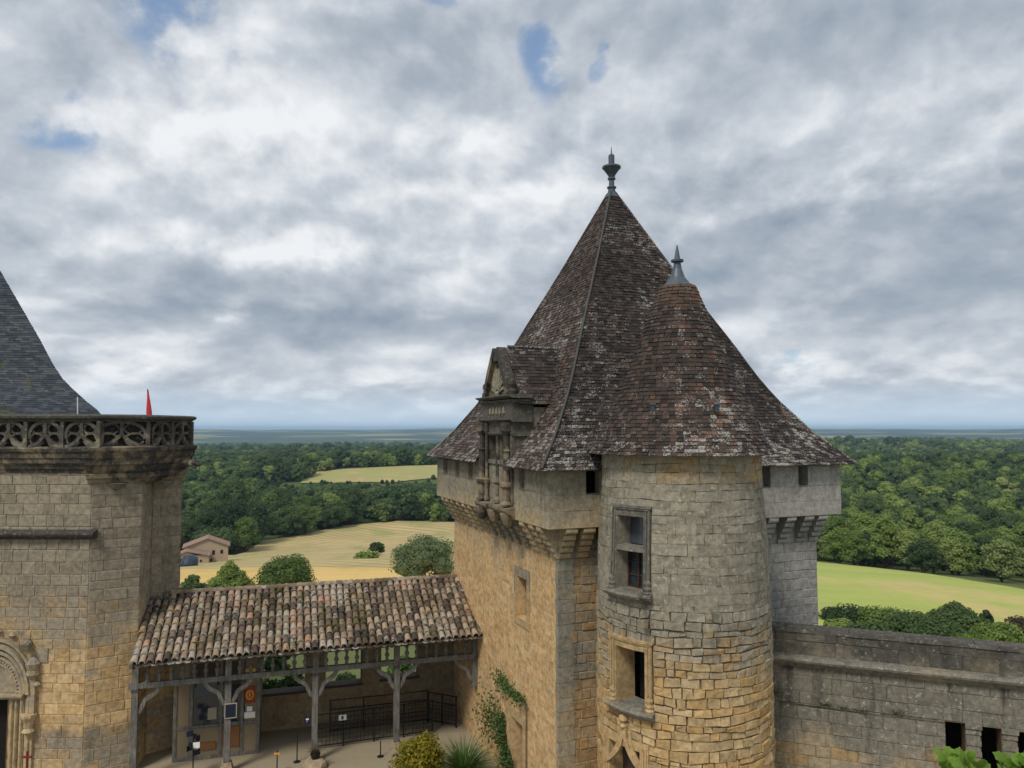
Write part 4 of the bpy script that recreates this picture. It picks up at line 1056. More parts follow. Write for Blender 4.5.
mb = MB(); mb.box(CW, -1.2, LW, -4, 3.3, -1.6, -1.55); mb.box(CW, -1.2, LW, 3.3, 3.4, -1.6, -.02); mb.box(CW, LW-.05, LW, -4, 3.3, -1.55, -.02); mb.build('passage_wall', M_black, cw)  # passage painted near-black to put shade into the openings
mb = MB()      # shallow blind arches above the openings
for i in range(-4, 4):
    uc = o1[0]+wO/2+pw*i*1.0
    if uc < .6: continue
    mb.ribbon(CW, [(uc+.3*cos(t), zO+.02+.2*sin(t)) for t in [pi*j/10 for j in range(11)]], .022, 0, .022)
mb.build('blind_arch', M_wallR, cw)
# grass tufts growing from the joint
def tuft(name, label, P0, n, L, spread, mt, cat='plant', wd=.012, seed=1, parent=None, lean=None):
    r = random.Random(seed); mb = MB(); P0 = Vector(P0)
    for i in range(n):
        a = r.uniform(0, 2*pi); o = Vector((cos(a), sin(a), 0)); l = L*r.uniform(.5, 1.1); b_ = P0+o*r.uniform(0, .12*spread)
        sp = r.uniform(.3, 1)*spread; side = Vector((-o.y, o.x, 0))*wd; prev = None; mb.cur = r.random()
        for k in range(5):
            t = k/4; p_ = b_+o*sp*l*t**1.4*.9+Vector((0, 0, l*(t-.62*sp*t*t*1.2)))
            if lean: p_ += Vector(lean)*t*l
            w_ = side*(1-t*.9); cur = (p_-w_, p_+w_)
            if prev: mb.quad(prev[0], prev[1], cur[1], cur[0])
            prev = cur
    o = mb.build(name, mt, parent); return tag(o, label, cat)
for i, px in enumerate((825, 843, 862, 896, 768)):
    py = (705, 708, 711, 713, 695)[i]; u, z_ = CW.hit(px, py); q = CW(u, z_, .03)
    tuft('weed', ('small weed in the wall joint nearest the stair tower', 'weed tuft second from the stair tower on the curtain wall', 'weed tuft in the middle of the curtain wall joint',
                  'weed tuft below the right blind arch', 'green plant growing where the curtain wall meets the stair tower')[i], q, 40 if i < 4 else 110, .2 if i < 4 else .42, 1.2, M_ivy, 'weed', .012, i)

# ------------------------------------------------------------------ chapel with balustrade (left)
ch = thing('chapel', 'tall ochre and grey ashlar chapel with a traceried balustrade at the left edge', 'chapel', (-13.27, 23.54, GZ))
KC = 1.09
P1, P2, P3, P4, P5 = Vector((-21, 23.7, 0)), Vector((-13.27, 23.54, 0)), Vector((-12.04, 24.3, 0)), Vector((-11.6, 26.2, 0)), Vector((-13.4, 29.8, 0))
P3b = Vector((-12.32, 25.55, 0))
CZ = lambda L_: [(w*KC, 10-(10-z)*KC) for w, z in L_]
path = [P1, P2, P3, P4, P5]
ZC = 8.92
CHP = []
for a, b_ in zip(path, path[1:]):
    d = (b_-a); CHP.append((Plane(a, d, (d.y, -d.x)), d.length))
WALLS = []
for a, b_ in zip([P1, P2, P3, P3b, P4], [P2, P3, P3b, P4, P5]):
    d = (b_-a); WALLS.append((Plane(a, d, (d.y, -d.x)), d.length))
A_, LA = CHP[0]
pr = A_.rect(-60, 690, 5, 790); pr2 = (pr[0], pr[1], -1.2, A_.hit(2, 692)[1], .4)
for k, (Q, L) in enumerate(WALLS):
    mb = MB(); hh = [pr2] if k == 0 else []
    if k >= 4: stones(mb, Q, 0, L, -6, ZC, (), (.3, .42), (.4, .8), .012, .01, .004, .004, 50+k); panel(mb, Q, 0, L, -6, ZC)
    else:
        stones(mb, Q, 0, L, -1.2, ZC, hh, (.27, .40), (.32, .75), .008, .017, .006, .005, 50+k, -.02); mb.mat = 1; panel(mb, Q, 0, L, -1.2, ZC, hh, .4, w=-.014)
    mb.build('wall', [M_chap, M_mortP], ch)
mb = MB(); mb.box(A_, 0, LA-1, -.2, ZC, -8, -7.8); mb.box(A_, 0, .2, -.2, ZC, -7.8, -.1)
mb.ngon([Vector((p.x, p.y, ZC+.4)) for p in path]+[Vector((-14.4, 32, ZC+.4)), Vector((-21, 33, ZC+.4))]); mb.build('terrace', M_plastG, ch)
pA = [P1, P2]; pB = [P2+Vector((-.05, .02, 0)), P2, P3, P4, P5]
mb = MB()
cor = [(-.05, 8.72), (.03, 8.74), (.06, 8.84), (.10, 8.86), (.12, 8.98), (.19, 9.02), (.20, 9.12), (.24, 9.18), (.25, 9.30), (.30, 9.36), (.32, 9.44), (.22, 9.50), (-.05, 9.5)]
sweep(mb, pA, CZ(cor))
corB = [(-.05, 8.42), (.04, 8.44), (.08, 8.54), (.13, 8.58), (.14, 8.68), (.09, 8.72), (.16, 8.80), (.18, 8.92), (.26, 8.98), (.27, 9.1), (.33, 9.18), (.35, 9.32), (.40, 9.38), (.41, 9.46), (.3, 9.51), (-.05, 9.51)]
sweep(mb, [P2+Vector((-.12, .0, 0)), P2, P3, P4, P5], CZ(corB)); mb.build('cornice', M_trimD, ch)
mb = MB(); sweep(mb, [P1, P2, P3, P4, P5], CZ([(-.05, 10.22), (.24, 10.22), (.26, 10.27), (.36, 10.32), (.37, 10.38), (.3, 10.42), (-.05, 10.44)])); mb.build('handrail', M_trimB, ch)
bal = MB(); bal.cur = .5
wB0, wB1 = .08, .27
def bay(mb, Q, uc, hw, z0, z1):
    h = z1-z0; T = lambda x, y: (uc+x*hw, z0+y*h)
    arc = lambda cx, cy, rx, ry, a0, a1, n=10: [T(cx+rx*cos(a0+(a1-a0)*i/n), cy+ry*sin(a0+(a1-a0)*i/n)) for i in range(n+1)]
    mb.ribbon(Q, arc(0, .5, .9, .47, R_(-20), R_(200), 16), .05, wB0, wB1)
    mb.ribbon(Q, [T(0, 1), T(0, .42)], .055, wB0, wB1+.01)
    for sg in (-1, 1):
        mb.ribbon(Q, [T(sg*x, y) for x, y in ((0, .5), (.14, .36), (.34, .2), (.62, .08), (.92, .02))], .055, wB0+.01, wB1+.005)
        mb.ribbon(Q, arc(sg*.5, .30, .36, .24, R_(0), R_(340), 14), .03, wB0+.02, wB1-.02)
        mb.ribbon(Q, arc(sg*.44, .70, .34, .20, R_(0), R_(340), 14), .026, wB0+.03, wB1-.03)
    mb.box(Q, uc+hw-.06, uc+hw+.06, z0, z1, wB0-.01, wB1+.03)
z0b, z1b = 9.43, 10.26
uc = A_.hit(50.5, 430)[0]
for k in range(-4, 2): bay(bal, A_, uc+k*1.16, .55, z0b, z1b)
for (Q, L), n in zip(CHP[1:3], (1.35, 1.45)):
    nb = 2 if L > 1.4 else 1
    if Q is CHP[1][0]: nb = 1
    L2 = L+.12
    for i in range(nb): bay(bal, Q, -.02+L2*(i+.5)/nb, L2/nb/2-.02, z0b, z1b)
bal.build('balustrade', M_trimB, ch)
mb = MB(); mb.box(CHP[3][0], .1, CHP[3][1], z0b, z1b, .12, .26); mb.build('parapet_slab', M_trimB, ch)
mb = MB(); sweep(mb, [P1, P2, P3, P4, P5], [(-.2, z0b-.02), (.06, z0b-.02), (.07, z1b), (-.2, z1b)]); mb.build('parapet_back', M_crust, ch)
# weathered ledge
mb = MB(); lz = A_.hit(40, 534)[1]; u1_ = A_.hit(97, 531)[0]
mb.prof(A_, [(-.05, lz-.12), (.10, lz-.14), (.22, lz-.04), (.24, lz+.02), (.16, lz+.1), (-.05, lz+.16)], 0, u1_+.0)
mb.build('ledge', M_crust, ch)
# gargoyle at the turret corner
mb = MB(); q = at(188, 463, 25.3); nrm = Vector((1, -.25, 0)).normalized()
mb.tube([q-nrm*.3, q, q+nrm*.18+Vector((0, 0, .02)), q+nrm*.34+Vector((0, 0, .0)), q+nrm*.46+Vector((0, 0, -.08))], [.12, .13, .10, .12, .05], 8)
mb.tube([q+nrm*.3+Vector((0, 0, .08)), q+nrm*.28+Vector((0, -.04, .2))], [.04, .015], 5); mb.tube([q+nrm*.1+Vector((0, -.08, -.02)), q+nrm*.3+Vector((0, -.1, -.14))], [.05, .03], 5)
mb.build('gargoyle', M_trimD, ch)
# carved brackets under the turret cornice
mb = MB()
for (px, py, D_) in ((117, 487, 23.87), (165, 485, 24.9)):
    q = at(px, py, D_); mb.lathe(q, [(.03, -.1), (.18, -.03), (.24, .05), (.30, .12)], 9)
mb.build('bracket', M_trimG, ch)
# slate roof
mb = MB(); r_ = random.Random(61)
SK = [(-.3, 10.15), (.1, 10.62), (.7, 11.0), (1.22, 11.38), (1.68, 11.74), (2.1, 12.22), (2.8, 13.21), (4.75, 15.75), (9., 21.3)]
def sz(q):
    for (a, za_), (b, zb_) in zip(SK, SK[1:]):
        if q <= b: return za_+(zb_-za_)*(q-a)/(b-a)
    return SK[-1][1]
q_ = -.3; k = 0
while q_ < 8.95:
    dz_ = (sz(q_+.05)-sz(q_))/.05; dq = .10/math.hypot(dz_, .7); q2 = min(9, q_+dq)
    za_, zb_ = sz(q_), sz(q2); Lf = 18.
    for side in (0, 1):
        if side == 0: f0 = lambda x, q, o: Vector((-13.9-q-x, 25+.35*q-o, sz(q)+o*.4)); Lf = 17-q_
        else: f0 = lambda x, q, o: Vector((-13.9-q+o-.62*x, 25+.35*q+.78*x, sz(q)+o*.7)); Lf = 6.5-.5*q_
        n = max(1, int(Lf/.24))
        for j in range(n):
            x0, x1 = Lf*(j+(k % 2)*.5)/n, min(Lf, Lf*(j+.97+(k % 2)*.5)/n); mb.cur = r_.random(); th = r_.uniform(.008, .02)
            if j == 0: x0 = 0
            a, b_, c_, d = f0(x0, q_, th), f0(x1, q_, th), f0(x1, q2, .003), f0(x0, q2, .003)
            mb.quad(a, b_, c_, d); mb.quad(f0(x0, q_, -.01), f0(x1, q_, -.01), b_, a)
    q_ = q2; k += 1
mb.cur = .3
for (a, za_), (b, zb_) in zip(SK, SK[1:]):
    for (p0, p1) in (((-32, 25), (-13.9, 25)), ((-13.9, 25), (-17.9, 30.1)), ((-17.9, 30.1), (-32, 30.1))):
        def rp(p, q, z): return Vector((p[0]-(q if p[0] > -20 else 0), p[1]+(.35*q if p[1] < 28 else -.35*q), z-.015))
        mb.quad(rp(p0, a, za_), rp(p1, a, za_), rp(p1, b, zb_), rp(p0, b, zb_))
mb.build('slate_roof', M_slate, ch)
# portal
mb = MB(); uc, zs = A_.hit(-3, 693); rO = A_.hit(31, 693)[0]-uc
for rr, hw, w_ in ((rO, .05, .20), (rO-.14, .05, .15), (rO-.27, .045, .11), (rO-.42, .04, .08), (rO+.12, .035, .12)):
    mb.ribbon(A_, [(uc+rr*cos(t), zs+.02+rr*1.35*sin(t)) for t in [pi*j/24 for j in range(25)]], hw, 0, w_)
for i in range(26):
    t = pi*(i+.5)/26
    for rr in (rO-.07, rO-.345): mb.lathe(A_(uc+rr*cos(t), 0, .06), [(.02, zs+rr*1.35*sin(t)-.04), (.055, zs+rr*1.35*sin(t)), (.02, zs+rr*1.35*sin(t)+.05)], 5)
mb.poly(A_, [(uc+(rO-.4)*cos(t), zs+.02+(rO-.4)*1.35*sin(t)) for t in [pi*j/16 for j in range(17)]], 0, .03)
mb.prof(A_, [(-.3, zs-.16), (.16, zs-.14), (.22, zs-.06), (.22, zs), (-.3, zs+.02)], uc-rO-.1, uc+rO-.15)
for sg in (-1, 1):
    for du, w_, ww in ((rO+.02, .16, .12), (rO-.22, .12, .07), (rO-.4, .1, .06), (rO-.55, .06, .06)):
        mb.box(A_, uc+sg*du-ww, uc+sg*du+ww, GZ, zs-.14, 0, w_*.6); mb.tube([A_(uc+sg*du, GZ, w_*.7), A_(uc+sg*du, zs-.15, w_*.7)], .045, 6)
    mb.lathe(A_(uc+sg*(rO+.04), 0, .12), [(.08, zs-1.2), (.2, zs-1.1), (.12, zs-1.), (.16, zs-.8), (.24, zs-.66), (.24, zs-.58)], 8)
    mb.box(A_, uc+sg*(rO+.08)-.1, uc+sg*(rO+.08)+.12, zs-.6, zs+.55, 0, .14); mb.lathe(A_(uc+sg*(rO+.1), 0, .1), [(.1, zs+.5), (.2, zs+.62), (.16, zs+.75), (.22, zs+.95), (.05, zs+1.15)], 8)
mb.box(A_, uc+rO+.1, uc+rO+.5, zs+.95, zs+1.4, 0, .04)
for i in range(9):
    t = pi*(.05+.9*i/8); rr = rO+.24; mb.lathe(A_(uc+rr*cos(t), 0, .07), [(.03, zs+rr*1.45*sin(t)-.1), (.12, zs+rr*1.45*sin(t)), (.05, zs+rr*1.45*sin(t)+.1)], 6)
portal = mb.build('portal', M_port, ch)
mb = MB(); mb.box(A_, pr2[0], pr2[1], GZ, pr2[3], -.38, -.33); mb.build('door', M_black, portal)
q = A_(*A_.hit(30.5, 643), .12); mb = MB()
mb.tube([q+Vector((0, .15, .0)), q+Vector((0, 0, .02)), q+Vector((0.02, -.22, -.06))], [.06, .13, .14], 10)
mb.tube([q+Vector((0, .12, .1)), q+Vector((0, -.02, .16))], .02, 5); tag(mb.build('floodlight', M_trimG), 'small grey round floodlight fixed beside the portal arch', 'lamp')
# white rod and red flag behind the balustrade
q = at(79, 415, 24.6); mb = MB(); mb.tube([Vector((q.x, q.y, 9.4)), at(77.5, 397, 24.6)], .018, 5); tag(mb.build('lightning_rod', M_white), 'thin white rod standing in front of the slate roof', 'rod')
fl = thing('flag', 'furled red flag on a short pole behind the balustrade', 'flag', tuple(Vector((at(148, 415, 25.6).x, 25.6, 9.3))))
a, b_ = at(149, 425, 25.6), at(147.5, 389, 25.6); mb = MB(); mb.tube([Vector((a.x, a.y, 9.3)), b_], .016, 5); mb.build('flagpole', M_wood, fl)
mb = MB(); rows = []
for i in range(9):
    t = i/8; c_ = b_.lerp(a, t*.95)+Vector((.02, 0, -.03)); rr = .015+.065*min(1, t*1.5)
    rows.append([c_+Vector((cos(2*pi*j/10)*rr*(1+.35*sin(j*2.1+t*3)), sin(2*pi*j/10)*rr*.6, 0)) for j in range(10)])
mb.grid(rows, True); mb.build('cloth', M_red, fl, True)
# small red iron cross
q = at(27, 768, 20.2); mb = MB(); base_ = Vector((at(27, 757, 21.8).x, 21.8, GZ)); zt = at(27, 751, 21.8).z
mb.bar((base_.x, base_.y, GZ), (base_.x, base_.y, zt), .04); mb.bar((base_.x-.13, base_.y, zt-.17), (base_.x+.13, base_.y, zt-.17), .05)
tag(mb.build('iron_cross', plain('rust_red', (.16, .03, .03), .7, .3)), 'small dark red iron cross on a post beside the portal', 'cross')

# ------------------------------------------------------------------ entrance gallery
KG = 1.09
g0 = Vector((-11.88, 23.43, 0)); gd = Vector((.9583, .2858, 0)); gn = Vector((gd.y, -gd.x, 0))
GP = Plane(g0, gd, gn, KG, GZ)
def gwall(w):   # u where the line at depth w meets the gate tower's left wall
    o = g0+gn*w*KG; t = (c1-o).cross(eL).z/gd.cross(eL).z; return t/KG
LG = gwall(0)
gal = thing('entrance_gallery', 'open timber gallery under a mossy canal tile roof between chapel and gate tower', 'gallery', tuple(g0))
DEP = 2.8
zE, zRd = 3.47, 4.76
mb = MB(); r_ = random.Random(71); pitch = .213; WE, WR = .55, -2.25
uE_, uR_ = GP.hit(130, 662, .55)[0], GP.hit(150, 598, -2.25)[0]
uleft = lambda w: uE_+(uR_-uE_)*(WE-w)/(WE-WR)
mbc = MB()
ncol = int((gwall(WE)+.12)/pitch)+3
for c_ in range(-2, ncol):
    uc = .0+c_*pitch+r_.uniform(-.012, .012); nt = 10
    if uc > gwall(WR)+.3 and uc > gwall(WE): continue
    for k in range(nt+1):
        t0 = k/nt-.02; t1 = (k+1)/nt+.045
        w0 = WE+(WR-WE)*t0; w1 = WE+(WR-WE)*min(t1, 1.06); zz = lambda w: zE+(zRd-zE)*(WE-w)/(WE-WR)
        if k == nt: continue
        if uc > gwall(w0)-.02: continue
        lefte = -.35-.25*(WE-w0)/(WE-WR)
        if uc < uleft(w0)+.05: continue
        mb.cur = r_.random(); ra, rb = .098*r_.uniform(.93, 1.08), .072; lift = r_.uniform(0, .018); du = r_.uniform(-.015, .015)
        rows = []
        for (w_, rr, lf) in ((w0, ra, .03+lift), (w1, rb, .0+lift*.5)):
            rows.append([GP(uc+du+cos(pi*j/7)*rr, zz(w_)+lf+sin(pi*j/7)*rr*.95, w_) for j in range(8)])
        mb.grid(rows); mb.grid([rows[0], [GP(uc+du+cos(pi*j/7)*ra*.82, zz(w0)+.03+lift+sin(pi*j/7)*ra*.76, w0) for j in range(8)]])
        mb.grid([[GP(uc+du+cos(pi*j/7)*ra*.82, zz(w0)+.03+lift+sin(pi*j/7)*ra*.76, w0) for j in range(8)], [GP(uc+du+cos(pi*j/7)*rb*.8, zz(w1)+sin(pi*j/7)*rb*.8, w1) for j in range(8)]])
        # channel tile, coloured darker to paint the shadow between cover tiles
        mb.cur = r_.random()*.2; u2 = uc+pitch/2
        rows = [[GP(u2+cos(pi+pi*j/5)*.1, zz(w_)-.0+sin(pi+pi*j/5)*.03, w_) for j in range(6)] for w_ in (w0+.02, w1)]
        mb.grid(rows)
roofg = mb.build('tile_roof', M_canal, gal)
mb = MB(); uL = uE_+.05
mb.hexa([GP(uL, zE-.10, WE-.05), GP(gwall(WE)-.02, zE-.10, WE-.05), GP(gwall(WR)-.02, zRd-.10, WR), GP(uR_+.05, zRd-.10, WR), GP(uL, zE-.04, WE-.05), GP(gwall(WE)-.02, zE-.04, WE-.05), GP(gwall(WR)-.02, zRd-.04, WR), GP(uR_+.05, zRd-.04, WR)])
mb.build('roof_boards', M_dwood, roofg)
mb = MB(); n = 30; uR0, uR1 = uL+.25, gwall(WR)-.02; r_ = random.Random(72)
for i in range(n):
    a, b_ = uR0+(uR1-uR0)*i/n, uR0+(uR1-uR0)*(i+1)/n; mb.cur = .3+.4*r_.random(); rr = .11; z_ = zRd+.04+r_.uniform(-.01, .012)
    mb.grid([[GP(x, z_+sin(pi*j/8)*rr_, WR+cos(pi*j/8)*rr_) for j in range(9)] for x, rr_ in ((a, rr), (b_+.03, rr*.86))])
mb.build('ridge_tiles', M_canal, roofg)
mb = MB()   # rear slope and fascia rafters
mb.hexa([GP(uL+.3, zRd-.12, WR), GP(gwall(WR), zRd-.12, WR), GP(gwall(-DEP-.4), 4.3, -DEP-.4), GP(uL+.3, 4.3, -DEP-.4), GP(uL+.3, zRd-.0, WR), GP(gwall(WR), zRd-.0, WR), GP(gwall(-DEP-.4), 4.4, -DEP-.4), GP(uL+.3, 4.4, -DEP-.4)])
mb.build('rear_slope', M_canal, roofg)
mb = MB(); i = .2
while i < gwall(.5)-.1: mb.bar(GP(i, zE-.14, WE-.12), GP(i, zE+.42, WE-1.3), .07, .09); i += .4
mb.build('rafters', M_dwood, roofg)
posts_px = [135, 228, 315, 396.5]; pu = [GP.hit(px, 700)[0] for px in posts_px]; pu[0] = max(pu[0], -.0)
for i, u in enumerate(pu):
    mb = MB(); mb.box(GP, u-.085, u+.085, .28 if i else 0, 3.34, -.085, .085)
    for q in (-.085, .085): mb.box(GP, u-.1, u+.1, 2.55, 2.62, -.1, .1)
    pst = mb.build('post', M_wood, gal)
    if i: mb = MB(); mb.hexa([GP(u-.2, 0, -.2), GP(u+.2, 0, -.2), GP(u+.2, 0, .2), GP(u-.2, 0, .2), GP(u-.13, .3, -.13), GP(u+.13, .3, -.13), GP(u+.13, .3, .13), GP(u-.13, .3, .13)]); mb.build('stone_base', M_trimG, pst)
uE = LG-.09
mb = MB(); mb.box(GP, uE-.08, uE+.08, 1.75, 3.34, -.08, .08); mb.build('post', M_wood, gal)
mb = MB(); mb.box(GP, .02, LG-.01, 3.22, 3.38, -.1, .1); mb.build('top_beam', M_wood, gal)
mb = MB(); mb.box(GP, .02, LG-.01, 2.64, 2.79, -.075, .075); mb.build('rail_beam', M_wood, gal)
allp = pu+[uE]
for a, b_ in zip(allp, allp[1:]):
    n = 8 if b_-a > 2.2 else 6
    for i in range(1, n):
        u = a+(b_-a)*i/n; mb = MB(); q = GP(u, 2.79, 0); rr = [.055, .06, .042, .062, .082, .072, .042, .036, .06, .055]
        mb.lathe(q, [(r_, .43*j/9) for j, r_ in enumerate(rr)], 8); mb.build('baluster', M_wood, gal)
for i, u in enumerate(allp):
    for sg in (-1, 1):
        if (i == 0 and sg < 0) or (i == 4 and sg > 0): continue
        mb = MB(); mb.ribbon(GP, [(u+sg*(.08+.62*x), 1.95+.72*y) for x, y in ((0, 0), (.10, .12), (.2, .28), (.26, .45), (.4, .56), (.62, .66), (.8, .8), (.92, 1.0))], .055, -.05, .05)
        mb.build('brace', M_wood, gal)
# back wall with openings
GB = Plane(g0-gn*DEP*KG, gd, gn, KG, GZ); LB = gwall(-DEP)+.3
bo = []
for (x0, x1, yb) in ((262, 305, 693), (325.5, 361.5, 685), (381, 418, 678)):
    h0, h1 = GB.hit(x0, yb), GB.hit(x1, yb); bo.append((h0[0], h1[0], (h0[1]+h1[1])/2, 3.3, .45))
mb = MB(); stones(mb, GB, -.5, LB, -.2, 4.3, bo, (.28, .38), (.4, .8), .01, .008, 0, .004, 81); panel(mb, GB, -.5, LB, -.2, 4.3, bo, .45); panel(mb, GB, -.5, LB, -.2, 4.3, bo, .01, w=-.45)
mb.build('back_wall', masonry('gallery_wall', (.28, .20, .11), (.30, .225, .13), (.2, .18, .135), -1, 5, k=1, speck=.1, dark=.3), gal)
mb = MB()
for o in bo: mb.box(GB, o[0]-.05, o[1]+.05, o[2]-.05, o[2]+.03, -.45, .06)
mb.build('opening_sill', M_dwood, gal)
# ticket booth
t0_, t1_ = Vector((-11.12, 24.96, 0)), Vector((-8.56, 25.67, 0)); TB = Plane(t0_, t1_-t0_, ((t1_-t0_).y, -(t1_-t0_).x), KG, GZ); LT = (t1_-t0_).length/KG
booth = thing('ticket_booth', 'timber framed ticket booth with a dark window and posters under the gallery', 'booth', tuple(t0_))
mb = MB(); hT = 2.9
mb.box(TB, 0, LT, 0, .95, -.06, 0); mb.box(TB, .0, .42, .9, hT, -.06, 0); mb.box(TB, LT-.42, LT, .9, hT, -.06, 0); mb.box(TB, -.0, .06, 0, hT, -1.6, 0); mb.box(TB, LT-.06, LT, 0, hT, -1.6, 0)
mb.build('wall_panel', M_plast, booth); mb = MB(); mb.box(TB, .42, LT-.42, 2.15, hT, -.06, 0); mb.build('upper_panel', M_dwood, booth)  # upper panel coloured dark to deepen the shade behind the frieze
mb = MB()
for u in (.03, .48, 1.32, LT-.5, LT-.03): mb.box(TB, u-.05, u+.05, 0, hT, -.05, .03)
for z_ in (.06, .97): mb.box(TB, 0, LT, z_-.05, z_+.05, -.05, .022)
mb.build('frame', M_wood, booth)
mb = MB(); mb.box(TB, .5, LT-.5, .98, 2.15, -.04, -.02); mb.build('window', M_glass, booth)
mb = MB(); mb.box(TB, 1.40, LT-.56, .32, .9, 0.0, .05); mb.box(TB, .75, 1.2, .3, .5, 0.0, .05); mb.build('wood_panel', M_orw, booth)
mb = MB(); mb.box(TB, .62, 1.2, 1.9, 2.4, .01, .03); mb.build('price_board', M_lead, booth)
mb = MB(); mb.box(TB, .95, 1.2, 1.15, 1.5, -.015, -.005); mb.box(TB, 1.4, 1.6, 1.2, 1.5, -.015, -.005); mb.build('notice', M_plastG, booth)
mb = MB(); q = TB(LT-.26, 1.78, .035); mb.box(TB, LT-.43, LT-.12, 1.55, 2.05, .03, .04); mb.build('red_poster', M_redp, booth)
mb = MB(); mb.ribbon(TB, [(LT-.275+.1*cos(t), 1.8+.13*sin(t)) for t in [2*pi*j/16 for j in range(17)]], .025, .04, .046); mb.box(TB, LT-.31, LT-.25, 1.73, 1.88, .04, .047); mb.build('poster_emblem', M_orange, booth)
mb = MB(); mb.box(TB, LT-.42, LT-.12, 2.3, 2.6, .03, .04); mb.build('yellow_poster', M_yel, booth)
mb = MB(); mb.box(TB, LT-.43, LT-.11, 1.1, 1.28, .03, .04); mb.box(TB, LT-.36, LT-.2, 1.3, 1.45, .03, .04); mb.build('white_notice', M_white, booth)
# framed sign on the post
u = pu[1]; uS_, zS_ = GP.hit(231, 709.5); sg = thing('framed_sign', 'square dark sign with a thin pale frame on the second gallery post', 'sign', tuple(GP(uS_, zS_, .1)))
mb = MB(); mb.box(GP, uS_-.15, uS_+.15, zS_-.2, zS_+.2, .09, .11); mb.build('board', M_blue, sg)
mb = MB()
for (a, b_, c_, d) in ((-.17, .17, .19, .215), (-.17, .17, -.215, -.19), (-.17, -.145, -.19, .19), (.145, .17, -.19, .19)): mb.box(GP, uS_+a, uS_+b_, zS_+c_, zS_+d, .088, .12)
mb.build('frame', M_plastG, sg)
# leaflet stand
q = at(193, 766, 23.9); q = Vector((q.x, q.y, GZ)); st = thing('leaflet_stand', 'black pole stand with blue and white leaflets in front of the booth', 'stand', tuple(q))
mb = MB(); mb.lathe(q, [(.22, 0), (.2, .03), (.03, .05), (.02, .1), (.02, 1.35)], 12); mb.build('pole', M_iron, st)
for k in range(9):
    a = k*2*pi/9*1.6; z_ = .78+.13*(k//2); rr = .12+.03*(k % 3); c_ = q+Vector((cos(a)*rr, sin(a)*rr, z_)); d_ = Vector((cos(a+.9), sin(a+.9), 0))
    mb = MB(); mb.bar(c_-d_*.1+Vector((0, 0, .02*k % .05)), c_+d_*.1, .015, .17); mb.build('leaflet', (M_blue, M_white, M_blue, M_iron)[k % 4], st)
# queue posts
def qpost(px, ybase, ytop, D_, label, plate):
    q = Vector((at(px, ybase, D_).x, D_, GZ)); zt = at(px, ytop, D_).z-GZ; s_ = thing('barrier_post', label, 'post', tuple(q))
    mb = MB(); mb.lathe(q, [(.12, 0), (.12, .015), (.02, .03), (.018, zt)], 8); mb.build('pole', M_iron, s_)
    if plate: mb = MB(); mb.bar(q+Vector((-.09, -.03, zt-.1)), q+Vector((.09, -.03, zt-.1)), .02, .05); mb.build('plate', M_orange, s_)
qpost(277, 768, 750, 24.2, 'thin black post with an orange plate in front of the booth', True)
qpost(297, 757, 732, 25.0, 'black post carrying a small white sign at the left end of the railing', False)
qpost(380.5, 757, 741, 25.4, 'low slim post in front of the right half of the railing', False)
# railings
def railing(name, label, A, B, h, bars, mesh=True, upper=True):
    A = Vector(A); B = Vector(B); L = (B-A).length; d = (B-A).normalized(); o = thing(name, label, 'railing', tuple(A))
    Q = Plane(A, d, (d.y, -d.x), 1., GZ); n = max(2, int(L/1.2)+1)
    for i in range(n+1): mb = MB(); mb.box(Q, L*i/n-.022, L*i/n+.022, 0, h+.02, -.022, .022); mb.build('upright', M_iron, o)
    mb = MB(); 
    for z_ in ((.1, h*.72, h) if upper else (.1, h)): mb.box(Q, 0, L, z_-.018, z_+.018, -.014, .014)
    mb.build('rail', M_iron, o)
    mb = MB(); nb = int(L/.13)
    for i in range(nb): u = L*(i+.5)/nb; mb.box(Q, u-.007, u+.007, .1, h*.72, -.006, .006)
    for i in range(1, 5): z_ = .1+(h*.72-.1)*i/5; mb.box(Q, 0, L, z_-.006, z_+.006, -.007, .007)
    mb.build('mesh_panel', M_iron, o); return o
fa = Vector((-6.81, 25.9, GZ)); fb = Vector((-2.86, 27.3, GZ)); ba = Vector((-6.54, 27.3, GZ)); bb = Vector((-3.15, 28.3, GZ)); rw = Vector((-2.05, 27.8, GZ))
railing('iron_railing', 'front black iron mesh railing behind the gallery posts', fa, fb, 1.15, 30)
railing('iron_railing', 'rear black iron railing close to the gallery back wall', ba, bb, 1.15, 30)
railing('iron_railing', 'short black iron railing reaching the gate tower wall', bb+Vector((.03, 0, 0)), rw, 1.1, 10)
q = at(307.5, 720, 25.3); sp = thing('small_sign', 'tiny dark sign with a white arrow beside the railing', 'sign', tuple(q)); mb = MB(); mb.bar(q-Vector((.1, 0, 0)), q+Vector((.1, 0, 0)), .02, .26); mb.build('board', M_blue, sp)
mb = MB(); mb.bar(q+Vector((-.02, -.015, -.06)), q+Vector((0.02, -.015, .08)), .01, .03); mb.bar(q+Vector((-.05, -.016, .03)), q+Vector((.05, -.016, .03)), .01, .04); mb.build('arrow', M_white, sp)
q = fa.lerp(fb, .22)+Vector((0.1, -.04, .98)); sp = thing('small_sign', 'white notice with a blue pictogram on the front railing', 'sign', tuple(q)); mb = MB(); mb.bar(q-gd*.13, q+gd*.13, .015, .18); mb.build('board', M_white, sp)
mb = MB(); mb.bar(q-gd*.04+gn*.012, q+gd*.03+gn*.012, .006, .11); mb.build('pictogram', M_blue, sp)
